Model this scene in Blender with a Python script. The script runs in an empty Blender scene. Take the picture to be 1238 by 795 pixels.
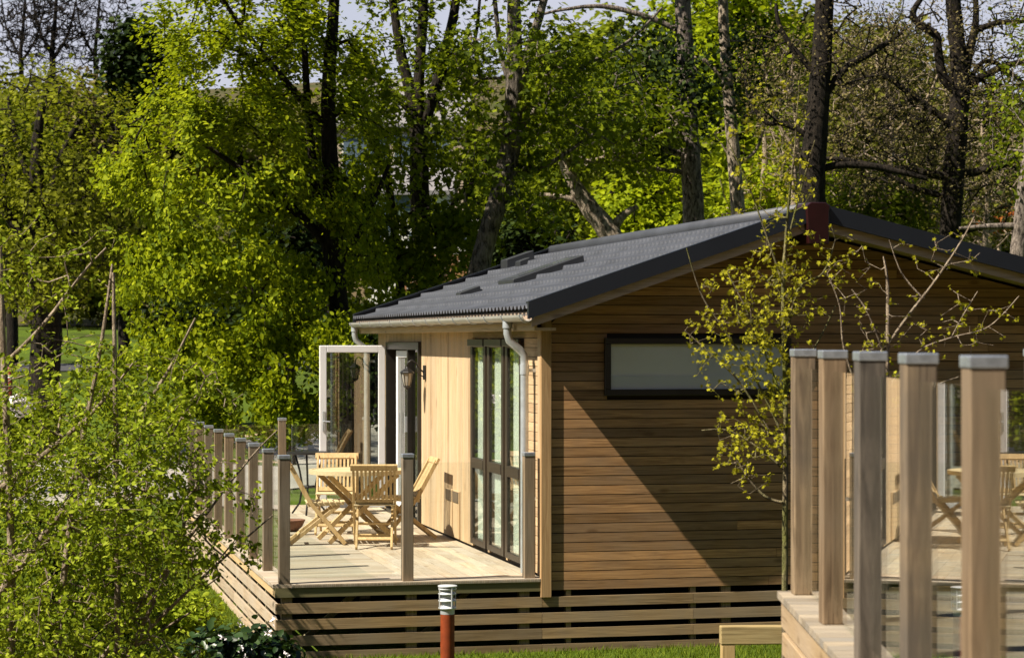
import bpy, math, random
import numpy as np
from mathutils import Vector, Matrix
random.seed(7); RNG = np.random.default_rng(7)
scene = bpy.context.scene
COL = scene.collection
F, CX, HY, EYE = 2730.0, 619.0, 411.0, 2.72      # photo's focal length (px), centre, horizon, eye height

def at(px, py, Y):                                # photo pixel + distance -> world point
    return np.array([(px - CX) / F * Y, Y, EYE - (py - HY) / F * Y])
def sm(t): t = np.clip(t, 0, 1); return t * t * (3 - 2 * t)
def H(x, y):                                      # terrain height
    x = np.asarray(x, float); y = np.asarray(y, float)
    h = 0.45 * sm((14.5 - y) / 8) + 0.5 * sm((12.5 - y) / 6) * sm((x + 1) / 3)
    h = h + 34.0 * sm((-5 - y) / 42) ** 1.0          # added unseen bank behind the viewer, blocks low sky light
    h = h + 1.8 * sm((y - 45) / 32) + 1.5 * sm((y - 70) / 30)
    up = np.clip(y - 100, 0, None)
    h = h + 14.5 * sm(up / 52) + 9.0 * sm((up - 50) / 80) + 2.0 * np.sin(x * 0.05 + 1.3) * sm(up / 30) - 0.035 * np.clip(x + 5, -60, 25) * sm(up / 40)
    return h
# ------------------------------------------------------------------ objects
def tag(o, label=None, cat=None, group=None, kind=None):
    if label: o['label'] = label
    if cat: o['category'] = cat
    if group: o['group'] = group
    if kind: o['kind'] = kind
    return o
def empty(name, loc=(0, 0, 0), rz=0.0, label=None, cat=None, group=None):
    o = bpy.data.objects.new(name, None); COL.objects.link(o)
    o.location = Vector([float(v) for v in loc]); o.rotation_euler = (0, 0, rz); o.empty_display_size = .1
    return tag(o, label, cat, group)
def mesh_np(name, V, Fs, mat, parent=None, smooth=False):
    """V (n,3); Fs list of int arrays, each (m,k)"""
    me = bpy.data.meshes.new(name)
    V = np.asarray(V, np.float32)
    me.vertices.add(len(V)); me.vertices.foreach_set('co', V.ravel())
    tot = sum(f.size for f in Fs); npoly = sum(len(f) for f in Fs)
    me.loops.add(tot); me.polygons.add(npoly)
    me.loops.foreach_set('vertex_index', np.concatenate([f.ravel() for f in Fs]).astype(np.int32))
    st = []; off = 0
    for f in Fs:
        k = f.shape[1]; st.append(off + np.arange(len(f)) * k); off += f.size
    me.polygons.foreach_set('loop_start', np.concatenate(st).astype(np.int32))
    if smooth: me.polygons.foreach_set('use_smooth', np.ones(npoly, bool))
    me.update(calc_edges=True); me.validate()
    me.materials.append(mat)
    o = bpy.data.objects.new(name, me); COL.objects.link(o)
    if parent is not None: o.parent = parent
    return o
class MB:
    def __init__(s): s.v = []; s.f = []; s.n = 0; s.ch = []
    def add(s, vs, fs):
        s.ch.append((list(vs), list(fs)))
        s.v += [tuple(float(c) for c in v) for v in vs]; s.f += [tuple(i + s.n for i in f) for f in fs]; s.n += len(vs); return s
    def box(s, x0, x1, y0, y1, z0, z1):
        return s.add([(x0,y0,z0),(x1,y0,z0),(x1,y1,z0),(x0,y1,z0),(x0,y0,z1),(x1,y0,z1),(x1,y1,z1),(x0,y1,z1)],
                     [(0,3,2,1),(4,5,6,7),(0,1,5,4),(1,2,6,5),(2,3,7,6),(3,0,4,7)])
    def bar(s, p0, p1, w, h, side=(0, 1, 0)):      # rectangular bar; w along 'side', h perpendicular
        p0 = Vector(p0); p1 = Vector(p1); d = (p1 - p0).normalized(); a = Vector(side); a = (a - d * a.dot(d)).normalized(); b = d.cross(a)
        vs = []
        for p in (p0, p1):
            for sa, sb in ((-1,-1),(1,-1),(1,1),(-1,1)): vs.append(p + a * (sa * w / 2) + b * (sb * h / 2))
        return s.add(vs, [(0,3,2,1),(4,5,6,7),(0,1,5,4),(1,2,6,5),(2,3,7,6),(3,0,4,7)])
    def prism(s, poly, a, b, plane='xz'):          # polygon in a plane, extruded along the third axis a..b
        n = len(poly)
        if plane == 'xz': m = lambda p, t: (p[0], t, p[1])
        elif plane == 'yz': m = lambda p, t: (t, p[0], p[1])
        else: m = lambda p, t: (p[0], p[1], t)
        return s.add([m(p, a) for p in poly] + [m(p, b) for p in poly],
                     [tuple(range(n))[::-1], tuple(range(n, 2 * n))] + [(i, (i + 1) % n, n + (i + 1) % n, n + i) for i in range(n)])
    def lathe(s, prof, c=(0, 0, 0), k=24, caps=True):
        vs = []; fs = []
        for r, z in prof:
            for i in range(k):
                a = 2 * math.pi * i / k; vs.append((c[0] + r * math.cos(a), c[1] + r * math.sin(a), c[2] + z))
        for j in range(len(prof) - 1):
            for i in range(k): fs.append((j*k+i, j*k+(i+1) % k, (j+1)*k+(i+1) % k, (j+1)*k+i))
        if caps: fs.append(tuple(range(k))[::-1]); fs.append(tuple(range((len(prof)-1)*k, len(prof)*k)))
        return s.add(vs, fs)
    def tube(s, pts, r, k=10):
        pts = [Vector(p) for p in pts]; rs = r if hasattr(r, '__len__') else [r] * len(pts)
        vs = []; fs = []; a = None
        for i, p in enumerate(pts):
            d = (pts[min(i+1, len(pts)-1)] - pts[max(i-1, 0)]).normalized()
            if a is None: a = d.orthogonal().normalized()
            a = (a - d * a.dot(d)).normalized(); b = d.cross(a)
            for j in range(k):
                t = 2 * math.pi * j / k; vs.append(p + (a * math.cos(t) + b * math.sin(t)) * rs[i])
        for i in range(len(pts) - 1):
            for j in range(k): fs.append((i*k+j, i*k+(j+1) % k, (i+1)*k+(j+1) % k, (i+1)*k+j))
        fs.append(tuple(range(k))[::-1]); fs.append(tuple(range((len(pts)-1)*k, len(pts)*k)))
        return s.add(vs, fs)
    def build(s, name, mat, parent=None, smooth=False, bevel=0.0, seg=1, autos=False):
        me = bpy.data.meshes.new(name); me.from_pydata(s.v, [], s.f)
        if smooth: me.polygons.foreach_set('use_smooth', [True] * len(me.polygons))
        if autos:
            me.polygons.foreach_set('use_smooth', [True] * len(me.polygons)); me.set_sharp_from_angle(angle=math.radians(38))
        me.update(); me.materials.append(mat)
        o = bpy.data.objects.new(name, me); COL.objects.link(o)
        if parent is not None: o.parent = parent
        if bevel:
            b = o.modifiers.new('bevel', 'BEVEL'); b.width = bevel; b.segments = seg; b.limit_method = 'ANGLE'
        return o
def each(m, name, mat, parent, **k):
    return [MB().add(v, f).build(name, mat, parent, **k) for v, f in m.ch]
def copy_tree(o, parent=None):
    c = o.copy(); COL.objects.link(c); c.parent = parent
    for ch in [x for x in o.children]: copy_tree(ch, c)
    return c
# ------------------------------------------------------------------ materials
def newmat(name):
    m = bpy.data.materials.new(name); m.use_nodes = True; nt = m.node_tree; nt.nodes.clear()
    out = nt.nodes.new('ShaderNodeOutputMaterial')
    return m, nt, nt.nodes, nt.links, out
def val(N, op, a, b=None, L=None):
    n = N.new('ShaderNodeMath'); n.operation = op
    for i, x in enumerate((a, b)):
        if x is None: continue
        if isinstance(x, (int, float)): n.inputs[i].default_value = x
        else: L.new(x, n.inputs[i])
    return n.outputs[0]
def ramp(N, L, fac, stops):
    r = N.new('ShaderNodeValToRGB'); e = r.color_ramp.elements
    while len(e) < len(stops): e.new(.5)
    for el, (p, c) in zip(e, stops): el.position = p; el.color = (*c, 1)
    L.new(fac, r.inputs[0]); return r.outputs[0]
def noise(N, L, vec, scale, detail=4, rough=.55, dist=0.0):
    n = N.new('ShaderNodeTexNoise'); n.inputs['Scale'].default_value = scale; n.inputs['Detail'].default_value = detail
    n.inputs['Roughness'].default_value = rough; n.inputs['Distortion'].default_value = dist
    if vec is not None: L.new(vec, n.inputs['Vector'])
    return n.outputs['Fac']
def mixc(N, L, blend, fac, a, b):
    n = N.new('ShaderNodeMix'); n.data_type = 'RGBA'; n.blend_type = blend
    if isinstance(fac, (int, float)): n.inputs[0].default_value = fac
    else: L.new(fac, n.inputs[0])
    for i, x in ((6, a), (7, b)):
        if isinstance(x, tuple): n.inputs[i].default_value = (*x, 1)
        else: L.new(x, n.inputs[i])
    return n.outputs[2]
def bumpn(N, L, h, strength, dist):
    b = N.new('ShaderNodeBump'); b.inputs['Strength'].default_value = strength; b.inputs['Distance'].default_value = dist
    L.new(h, b.inputs['Height']); return b.outputs[0]
def wood(name, dark, light, axis, island=.35, rough=.75, grey=None, greyf=.5, knots=True, cs=24.0):
    m, nt, N, L, out = newmat(name)
    tc = N.new('ShaderNodeTexCoord'); geo = N.new('ShaderNodeNewGeometry')
    oi = N.new('ShaderNodeObjectInfo'); rnd = val(N, 'FRACT', val(N, 'ADD', geo.outputs['Random Per Island'], oi.outputs['Random'], L), None, L)
    off = N.new('ShaderNodeVectorMath'); off.operation = 'SCALE'; off.inputs[0].default_value = (13.7, 7.3, 19.1)
    L.new(rnd, off.inputs['Scale'])
    add = N.new('ShaderNodeVectorMath'); add.operation = 'ADD'; L.new(tc.outputs['Object'], add.inputs[0]); L.new(off.outputs[0], add.inputs[1])
    mp = N.new('ShaderNodeMapping'); L.new(add.outputs[0], mp.inputs[0])
    sc = [cs, cs, cs]; sc['xyz'.index(axis)] = 1.1
    mp.inputs['Scale'].default_value = sc
    g = noise(N, L, mp.outputs[0], 1.6, 6, .62, 1.2)
    col = ramp(N, L, g, [(.30, dark), (.50, tuple((a+b)/2 for a, b in zip(dark, light))), (.72, light)])
    # per board tone
    k = N.new('ShaderNodeMapRange'); k.inputs[3].default_value = 1 - island; k.inputs[4].default_value = 1 + island * .55
    L.new(rnd, k.inputs[0])
    c2 = N.new('ShaderNodeVectorMath'); c2.operation = 'SCALE'; L.new(col, c2.inputs[0]); L.new(k.outputs[0], c2.inputs['Scale'])
    c = c2.outputs[0]
    mp3 = N.new('ShaderNodeMapping'); L.new(add.outputs[0], mp3.inputs[0]); s3 = [70.0, 70.0, 70.0]; s3['xyz'.index(axis)] = 1.6; mp3.inputs['Scale'].default_value = s3
    ck = val(N, 'MULTIPLY', ramp(N, L, noise(N, L, mp3.outputs[0], 1.0, 3, .6), [(.60, (0, 0, 0)), (.70, (1, 1, 1))]), .55, L)
    if grey:
        st = noise(N, L, add.outputs[0], 1.7, 5, .6)
        w = val(N, 'MULTIPLY', val(N, 'FRACT', val(N, 'MULTIPLY', rnd, 7.31, L), None, L), .45, L)
        stf = val(N, 'ADD', ramp(N, L, st, [(.40, (0, 0, 0)), (.66, (1, 1, 1))]), w, L)
        stf = val(N, 'MULTIPLY', stf, greyf, L)
        c = mixc(N, L, 'MIX', stf, c, grey)
    if knots:
        mp2 = N.new('ShaderNodeMapping'); L.new(add.outputs[0], mp2.inputs[0])
        s2 = [9.0, 9.0, 9.0]; s2['xyz'.index(axis)] = 3.2; mp2.inputs['Scale'].default_value = s2
        vo = N.new('ShaderNodeTexVoronoi'); vo.inputs['Scale'].default_value = .55; L.new(mp2.outputs[0], vo.inputs['Vector'])
        kf = ramp(N, L, vo.outputs['Distance'], [(.05, (1, 1, 1)), (.13, (0, 0, 0))])
        kf = val(N, 'MULTIPLY', kf, .55, L)
        c = mixc(N, L, 'MIX', kf, c, tuple(x * .45 for x in dark))
    c = mixc(N, L, 'MIX', ck, c, tuple(x * .35 for x in dark))
    p = N.new('ShaderNodeBsdfPrincipled'); L.new(c, p.inputs['Base Color']); p.inputs['Roughness'].default_value = rough
    p.inputs['Specular IOR Level'].default_value = .2
    L.new(bumpn(N, L, g, .35, .004), p.inputs['Normal']); L.new(p.outputs[0], out.inputs[0])
    return m
def plain(name, col, rough=.5, metal=0.0, spec=.5, var=.12, vscale=6, bump=0.0, bscale=60, col2=None):
    m, nt, N, L, out = newmat(name); tc = N.new('ShaderNodeTexCoord')
    n = noise(N, L, tc.outputs['Object'], vscale, 5, .6)
    c = ramp(N, L, n, [(.3, col2 or tuple(x * (1 - var) for x in col)), (.7, tuple(min(1, x * (1 + var)) for x in col))])
    p = N.new('ShaderNodeBsdfPrincipled'); L.new(c, p.inputs['Base Color']); p.inputs['Roughness'].default_value = rough
    p.inputs['Metallic'].default_value = metal; p.inputs['Specular IOR Level'].default_value = spec
    if bump: L.new(bumpn(N, L, noise(N, L, tc.outputs['Object'], bscale, 4), bump, .01), p.inputs['Normal'])
    L.new(p.outputs[0], out.inputs[0]); return m
def glass(name, tint=(.93, .98, .95), refl=(1, 1, 1), boost=1.0):
    m, nt, N, L, out = newmat(name)
    geo = N.new('ShaderNodeNewGeometry')
    ior = N.new('ShaderNodeMapRange'); ior.inputs[3].default_value = 1.52; ior.inputs[4].default_value = 1 / 1.52; L.new(geo.outputs['Backfacing'], ior.inputs[0])
    fr = N.new('ShaderNodeFresnel'); L.new(ior.outputs[0], fr.inputs['IOR'])
    tr = N.new('ShaderNodeBsdfTransparent'); tr.inputs[0].default_value = (*tint, 1)
    gl = N.new('ShaderNodeBsdfGlossy'); gl.inputs[0].default_value = (*refl, 1); gl.inputs['Roughness'].default_value = 0.0
    mx = N.new('ShaderNodeMixShader'); bo_ = val(N, 'MULTIPLY', fr.outputs[0], boost, L); bo_.node.use_clamp = True; L.new(bo_, mx.inputs[0]); L.new(tr.outputs[0], mx.inputs[1]); L.new(gl.outputs[0], mx.inputs[2])
    L.new(mx.outputs[0], out.inputs[0]); return m
def leafm(name, c1, c2, c3, tcol, trans=.38, rough=.6, spec=.06):
    m, nt, N, L, out = newmat(name); geo = N.new('ShaderNodeNewGeometry')
    r = geo.outputs['Random Per Island']
    c = ramp(N, L, r, [(0, c1), (.55, c2), (1, c3)])
    p = N.new('ShaderNodeBsdfPrincipled'); L.new(c, p.inputs['Base Color']); p.inputs['Roughness'].default_value = rough; p.inputs['Specular IOR Level'].default_value = spec
    t = N.new('ShaderNodeBsdfTranslucent'); L.new(mixc(N, L, 'MULTIPLY', .35, tcol, c), t.inputs[0]); t.inputs[0].default_value = (*tcol, 1)
    tc2 = mixc(N, L, 'MIX', .45, tcol, c); L.new(tc2, t.inputs[0])
    mx = N.new('ShaderNodeMixShader'); mx.inputs[0].default_value = trans; L.new(p.outputs[0], mx.inputs[1]); L.new(t.outputs[0], mx.inputs[2])
    L.new(mx.outputs[0], out.inputs[0]); return m
def barkm(name, dark, light, scale=5, green=None):
    m, nt, N, L, out = newmat(name); tc = N.new('ShaderNodeTexCoord')
    mp = N.new('ShaderNodeMapping'); L.new(tc.outputs['Object'], mp.inputs[0]); mp.inputs['Scale'].default_value = (1, 1, .35)
    n = noise(N, L, mp.outputs[0], scale * 2.2, 7, .7, .6)
    c = ramp(N, L, n, [(.38, dark), (.62, light)])
    if green: c = mixc(N, L, 'MIX', ramp(N, L, noise(N, L, tc.outputs['Object'], 1.3, 4), [(.45, (0, 0, 0)), (.62, (1, 1, 1))]), c, green)
    p = N.new('ShaderNodeBsdfPrincipled'); L.new(c, p.inputs['Base Color']); p.inputs['Roughness'].default_value = .9; p.inputs['Specular IOR Level'].default_value = .15
    L.new(bumpn(N, L, n, .9, .06), p.inputs['Normal']); L.new(p.outputs[0], out.inputs[0]); return m

M = {}
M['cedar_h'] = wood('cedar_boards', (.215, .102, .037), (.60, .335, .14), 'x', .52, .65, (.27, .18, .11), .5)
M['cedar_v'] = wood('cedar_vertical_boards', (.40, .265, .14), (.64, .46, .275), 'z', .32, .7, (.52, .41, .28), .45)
M['cedar_y'] = wood('cedar_side_boards', (.44, .29, .16), (.62, .45, .27), 'y', .22, .7, knots=False)
M['trim'] = wood('corner_trim_wood', (.34, .20, .09), (.52, .34, .17), 'z', .1, .65, knots=False)
M['soffit'] = wood('barge_wood', (.34, .24, .17), (.55, .42, .32), 'x', .15, .7)
M['fascia'] = wood('fascia_wood', (.50, .34, .17), (.64, .46, .25), 'y', .1, .7)
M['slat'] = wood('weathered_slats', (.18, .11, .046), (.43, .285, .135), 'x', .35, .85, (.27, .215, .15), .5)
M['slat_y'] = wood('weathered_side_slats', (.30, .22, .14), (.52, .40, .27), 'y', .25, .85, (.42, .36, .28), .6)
M['green_timber'] = wood('green_brown_timber', (.12, .10, .045), (.25, .21, .10), 'x', .2, .9, (.16, .16, .08), .6)  # brownish green timber with random green-grey stains
M['deck_y'] = wood('deck_boards_long', (.34, .25, .165), (.58, .47, .34), 'y', .34, .8, (.46, .41, .34), .6)
M['deck_x'] = wood('deck_boards_cross', (.32, .245, .17), (.54, .44, .32), 'x', .34, .8, (.42, .38, .32), .65)
M['post'] = wood('railing_post_wood', (.12, .082, .048), (.29, .21, .13), 'z', .35, .75, (.22, .185, .14), .6)
M['nearpost'] = wood('near_post_wood', (.065, .042, .023), (.37, .27, .165), 'z', .35, .75, (.115, .095, .075), .8, cs=13.0)
M['nearpost_mid'] = wood('near_post_mid_wood', (.075, .042, .02), (.35, .245, .145), 'z', .2, .75, (.20, .15, .10), .7, cs=13.0)
M['nearpost_dark'] = wood('near_post_grey_wood', (.03, .024, .019), (.22, .18, .14), 'z', .2, .8, (.09, .08, .07), .8, cs=13.0)
M['deck_near'] = wood('near_deck_boards', (.27, .205, .135), (.52, .42, .29), 'x', .4, .85, (.24, .22, .19), .7)
M['joist'] = wood('joist_wood', (.14, .12, .07), (.30, .26, .16), 'z', .2, .9)
M['neardeck'] = wood('near_deck_wood', (.38, .25, .125), (.58, .42, .24), 'y', .25, .8, (.40, .32, .24), .5)
M['rail'] = wood('rail_wood', (.24, .17, .07), (.44, .33, .16), 'x', .2, .85, (.30, .26, .14), .5)
M['railpost'] = wood('rail_post_wood', (.30, .20, .08), (.50, .36, .17), 'z', .2, .85)
M['teak'] = wood('teak', (.40, .26, .115), (.63, .46, .24), 'z', .18, .5, knots=False)
M['teak_top'] = wood('teak_top', (.60, .46, .26), (.74, .60, .38), 'x', .12, .5, knots=False)
M['roof'] = plain('dark_roof_tiles', (.052, .056, .068), .5, 0, .45, .25, 1.6, .25, 90)
M['verge'] = plain('verge_metal', (.013, .016, .023), .4, 0, .5, .1, 3)
M['roofdark'] = plain('roof_window_frame', (.028, .030, .034), .4, 0, .5)
M['finial'] = plain('oxblood_metal', (.022, .004, .004), .35, 0, .5, .3, 5)
M['galv'] = plain('galvanised_metal', (.52, .55, .58), .42, .55, .5, .18, 9)
M['gutter'] = plain('gutter_metal', (.44, .43, .40), .45, .35, .5, .1, 5)
M['cap'] = plain('post_cap_metal', (.45, .49, .55), .36, .7, .5, .25, 22)
M['darkframe'] = plain('bronze_frame', (.020, .017, .014), .35, 0, .5, .2, 8)
M['brownframe'] = plain('dark_brown_frame', (.026, .018, .013), .4, 0, .5, .2, 8)
M['white'] = plain('white_frame', (.80, .79, .80), .35, 0, .5, .03, 3)
M['curtain'] = plain('curtain_cloth', (.90, .90, .85), .9, 0, .1, .12, 3)
M['blind'] = plain('frosted_blind', (.84, .90, .80), .8, 0, .2, .08, 1.2)
M['plaster'] = plain('interior_plaster', (.55, .50, .42), .9)
M['carpet'] = plain('interior_floor', (.22, .15, .09), .8)
M['membrane'] = plain('wall_membrane', (.03, .022, .015), .9)
M['iron'] = plain('black_iron', (.018, .017, .017), .45, .3, .5)
M['lampglass'] = plain('lantern_glass', (.30, .28, .24), .2, 0, .5)
M['glass'] = glass('railing_glass', (.965, .988, .976))
M['winglass'] = glass('window_glass', (.86, .90, .87), boost=.9)
M['clearglass'] = glass('clear_glass', (.97, .965, .96), boost=1.2)
M['doorglass'] = glass('door_glass', (.82, .85, .82), boost=3.0)
M['rust'] = plain('rust_orange_post', (.20, .036, .008), .6, 0, .3, .28, 14, .15, 80)
M['headgrey'] = plain('bollard_head_paint', (.60, .62, .64), .4, .2, .5, .08, 12)
M['clay'] = plain('brown_clay', (.16, .07, .04), .7)
M['ventbrown'] = plain('vent_brown', (.13, .095, .06), .7)
M['dark_ground'] = plain('dark_ground', (.05, .035, .02), .95, 0, .1, .3, 3, .5, 20)  # dark colour for the added out-of-view ground sheet
M['litter'] = plain('woodland_floor', (.085, .062, .035), .95, 0, .1, .3, .25, .6, 2, (.035, .05, .012))
M['road'] = plain('pale_road', (.31, .285, .25), .85, 0, .2, .14, .6, .3, 30)
M['asphalt'] = plain('asphalt', (.06, .06, .065), .85, 0, .2, .15, 1.5)
M['kerb'] = plain('kerb_stone', (.42, .30, .20), .85, 0, .2, .2, 3)
M['stone'] = plain('pale_stone', (.42, .34, .25), .9, 0, .2, .22, 1.4, .5, 8)
M['slate'] = plain('slate_roof', (.20, .19, .19), .7, 0, .3, .2, 2)
M['winblue'] = plain('far_window', (.10, .14, .18), .15, 0, .5)
M['shed'] = wood('brown_fence_boards', (.24, .11, .05), (.42, .22, .11), 'x', .3, .85)
M['caravan'] = plain('cream_panel', (.74, .72, .66), .4)
M['petal'] = plain('white_petal', (.82, .76, .78), .6, 0, .3, .05)
M['redpaint'] = plain('red_paint', (.25, .035, .025), .5)

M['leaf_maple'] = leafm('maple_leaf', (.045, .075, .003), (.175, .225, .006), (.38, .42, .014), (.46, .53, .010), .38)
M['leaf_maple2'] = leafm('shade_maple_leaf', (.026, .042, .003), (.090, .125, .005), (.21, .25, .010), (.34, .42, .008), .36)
M['leaf_bush'] = leafm('bush_leaf', (.07, .105, .006), (.22, .29, .014), (.40, .46, .04), (.46, .54, .025), .38)
M['leaf_privet'] = leafm('privet_leaf', (.03, .05, .004), (.09, .13, .008), (.22, .27, .02), (.30, .38, .015), .34)
M['leaf_young'] = leafm('bud_leaf', (.20, .19, .012), (.36, .34, .018), (.46, .44, .03), (.50, .46, .02), .36)
M['leaf_yellow'] = leafm('spring_leaf', (.10, .145, .006), (.24, .30, .008), (.38, .43, .012), (.48, .56, .010), .42)
M['leaf_olive'] = leafm('olive_leaf', (.03, .034, .006), (.095, .105, .014), (.21, .21, .03), (.26, .27, .02), .34)
M['leaf_mid'] = leafm('mid_leaf', (.03, .046, .005), (.105, .140, .008), (.23, .265, .014), (.32, .38, .010), .36)
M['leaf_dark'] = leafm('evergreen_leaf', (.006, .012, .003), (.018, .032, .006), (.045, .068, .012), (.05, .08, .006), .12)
M['leaf_oak'] = leafm('oak_leaf', (.045, .05, .006), (.14, .155, .010), (.27, .29, .02), (.32, .36, .012), .36)
M['leaf_rhodo'] = leafm('rhododendron_leaf', (.010, .024, .006), (.02, .045, .010), (.05, .09, .02), (.08, .14, .012), .12, .35, .4)
M['leaf_brown'] = leafm('bud_brown_leaf', (.07, .055, .025), (.16, .125, .055), (.24, .21, .075), (.22, .20, .04), .3)
M['leaf_orange'] = leafm('copper_leaf', (.30, .08, .02), (.45, .13, .03), (.50, .20, .04), (.5, .16, .03), .35)
M['bark_dark'] = barkm('dark_bark', (.006, .005, .004), (.036, .028, .021), 8)
M['bark_grey'] = barkm('grey_bark', (.018, .015, .013), (.24, .205, .17), 8)
M['bark_pine'] = barkm('pine_bark', (.022, .017, .015), (.30, .25, .21), 9)
M['bark_pale'] = barkm('pale_bark', (.06, .045, .03), (.46, .38, .29), 8)
M['twig'] = barkm('twig_bark', (.18, .135, .095), (.46, .37, .27), 10)
M['twig_green'] = barkm('mossy_bark', (.09, .075, .05), (.30, .24, .15), 10, (.17, .19, .03))
M['grassblade'] = leafm('grass_blade', (.07, .115, .008), (.12, .17, .014), (.20, .235, .025), (.28, .36, .02), .35)
def ground_mat():
    m, nt, N, L, out = newmat('grass_ground'); tc = N.new('ShaderNodeTexCoord')
    a = noise(N, L, tc.outputs['Object'], .35, 5, .6); b = noise(N, L, tc.outputs['Object'], 14, 5, .7)
    c = ramp(N, L, a, [(.32, (.040, .048, .012)), (.5, (.075, .115, .012)), (.7, (.105, .160, .014))])
    c = mixc(N, L, 'MULTIPLY', .7, c, ramp(N, L, b, [(.3, (.45, .45, .4)), (.7, (1.2, 1.2, 1.1))]))
    p = N.new('ShaderNodeBsdfPrincipled'); L.new(c, p.inputs['Base Color']); p.inputs['Roughness'].default_value = .95; p.inputs['Specular IOR Level'].default_value = .1
    L.new(bumpn(N, L, b, .8, .05), p.inputs['Normal']); L.new(p.outputs[0], out.inputs[0]); return m
M['ground'] = ground_mat()

# ------------------------------------------------------------------ setting
def sheet(name, xs, ys, dz, mat, hf=H):
    X, Y = np.meshgrid(xs, ys); Z = hf(X, Y) + dz
    V = np.stack([X.ravel(), Y.ravel(), Z.ravel()], 1); nx = len(xs); ny = len(ys)
    i = np.arange((nx - 1) * (ny - 1)); r = i // (nx - 1); c = i % (nx - 1); a = r * nx + c
    return mesh_np(name, V, [np.stack([a, a + 1, a + nx + 1, a + nx], 1)], mat, smooth=True)
xs = np.concatenate([np.linspace(-900, -90, 24), np.linspace(-80, 80, 161), np.linspace(90, 900, 24)])
ys = np.concatenate([np.linspace(-300, -60, 14), np.linspace(-54, 260, 394), np.linspace(280, 1500, 30)])
tag(sheet('ground', xs, ys, 0, M['ground']), kind='structure')
def strip(name, path, w, dz, mat):
    P = [np.array(p, float) for p in path]; pts = []
    for i in range(len(P) - 1):
        n = max(2, int(np.linalg.norm(P[i+1] - P[i]) / .7))
        for t in range(n): pts.append(P[i] + (P[i+1] - P[i]) * t / n)
    pts.append(P[-1]); pts = np.array(pts)
    for _ in range(6): pts[1:-1] = (pts[:-2] + pts[2:] + pts[1:-1] * 2) / 4
    d = np.gradient(pts, axis=0); d /= np.linalg.norm(d, axis=1)[:, None]; n = np.stack([-d[:, 1], d[:, 0]], 1)
    ww = np.linspace(-w / 2, w / 2, 9); X = pts[:, None, 0] + n[:, None, 0] * ww; Y = pts[:, None, 1] + n[:, None, 1] * ww
    Z = H(X, Y) + dz; V = np.stack([X.ravel(), Y.ravel(), Z.ravel()], 1); a = (np.arange(len(pts) - 1)[:, None] * 9 + np.arange(8)).ravel()
    return mesh_np(name, V, [np.stack([a, a + 9, a + 10, a + 1], 1)], mat, smooth=True)
tag(strip('road', [(-17, 29), (-11.5, 38), (-6.5, 46), (2, 56), (10, 70)], 9.5, .03, M['road']), kind='structure')
tag(strip('lane', [(-60, 73), (-20, 73), (4, 76), (30, 80)], 3.2, .035, M['asphalt']), kind='structure')
tag(strip('kerb', [(-21.2, 31.5), (-15.6, 40.6), (-10.3, 49.2), (-1.8, 59.2), (5.7, 72.4)], .35, .10, M['kerb']), kind='structure')

tag(sheet('unseen_dark_ground', np.linspace(-60, 60, 100), np.linspace(-60, 16.6, 80), .012, M['dark_ground']), kind='structure')  # added dark sheet out of view, cuts green bounce off the grass
tag(sheet('hillside', np.linspace(-140, 140, 120), np.linspace(99, 300, 120), .05, M['litter']), kind='structure')
# ------------------------------------------------------------------ lodge frame (x along the gable wall, y along the side wall)
PHI = math.radians(12.95)
C0 = (.282, 19.75, 0.0)
Uv = np.array([math.cos(PHI), math.sin(PHI), 0]); Vv = np.array([-math.sin(PHI), math.cos(PHI), 0])
def loc(u, v, z=0): return np.array(C0) + Uv * u + Vv * v + np.array([0, 0, z])
RU, RZ = 2.34, 3.86                              # ridge
SL, SR = .3365, .2347                            # slopes of the two sides
UE, UR = -.24, 6.55                              # eaves
WR = 6.30; WB = 8.72; ZB = .535                  # wall extents
VF, VB = -.50, 9.12                              # verges
def rz_(u): return RZ - (RU - u) * SL if u < RU else RZ - (u - RU) * SR
lodge = empty('timber_lodge', C0, PHI, 'cedar clad holiday lodge with dark grey tiled gable roof and open white glazed door', 'lodge')
def under(u): return rz_(u) - .16
def u_at(z):                                      # wall extent under roof at height z
    l = 0.0 if z <= under(0) else (z - under(0)) / SL
    r = WR if z <= under(WR) else WR - (z - under(WR)) / SR
    return l, r
# gable boards
GH = (.54, 2.27, 2.232, 2.74)
gb = MB(); z = ZB; PIT = .0832
rr = random.Random(3)
while z < RZ - .2:
    z1 = z + PIT - .007
    l0, r0 = u_at(z); l1, r1 = u_at(z1)
    if r1 - l1 < .15: break
    cuts = [l0 + .06] if l0 < .01 else [l0]
    x = cuts[0] + rr.uniform(1.2, 4.6)
    while x < r0 - .5: cuts.append(x); x += rr.uniform(2.6, 4.6)
    cuts.append(r0)
    for a, b in zip(cuts[:-1], cuts[1:]):
        segs = [(a, b)]
        if z1 > GH[2] + .03 and z < GH[3] - .03:
            segs = []
            if a < GH[0] + .03: segs.append((a, min(b, GH[0] + .03)))
            if b > GH[1] - .03: segs.append((max(a, GH[1] - .03), b))
        for s0, s1 in segs:
            t0 = s0 + (l1 - l0 if s0 == cuts[0] else 0) ; t1 = s1 - (r0 - r1 if s1 == r0 else 0)
            e = .0015 if s0 != cuts[0] else 0
            gb.prism([(s0 + e, z), (s1 - .0015, z), (t1 - .0015, z1), (t0 + e, z1)], 0.0, .020, 'xz')
    z += PIT
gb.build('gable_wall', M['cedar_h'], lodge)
# membrane behind gable boards
mb = MB(); zt = under(WR)
mb.prism([(.03, ZB), (WR, ZB), (WR, under(WR)), (RU, under(RU)), (.03, under(.03))], .024, .12, 'xz')
mb.build('gable_backing', M['membrane'], lodge)
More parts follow.
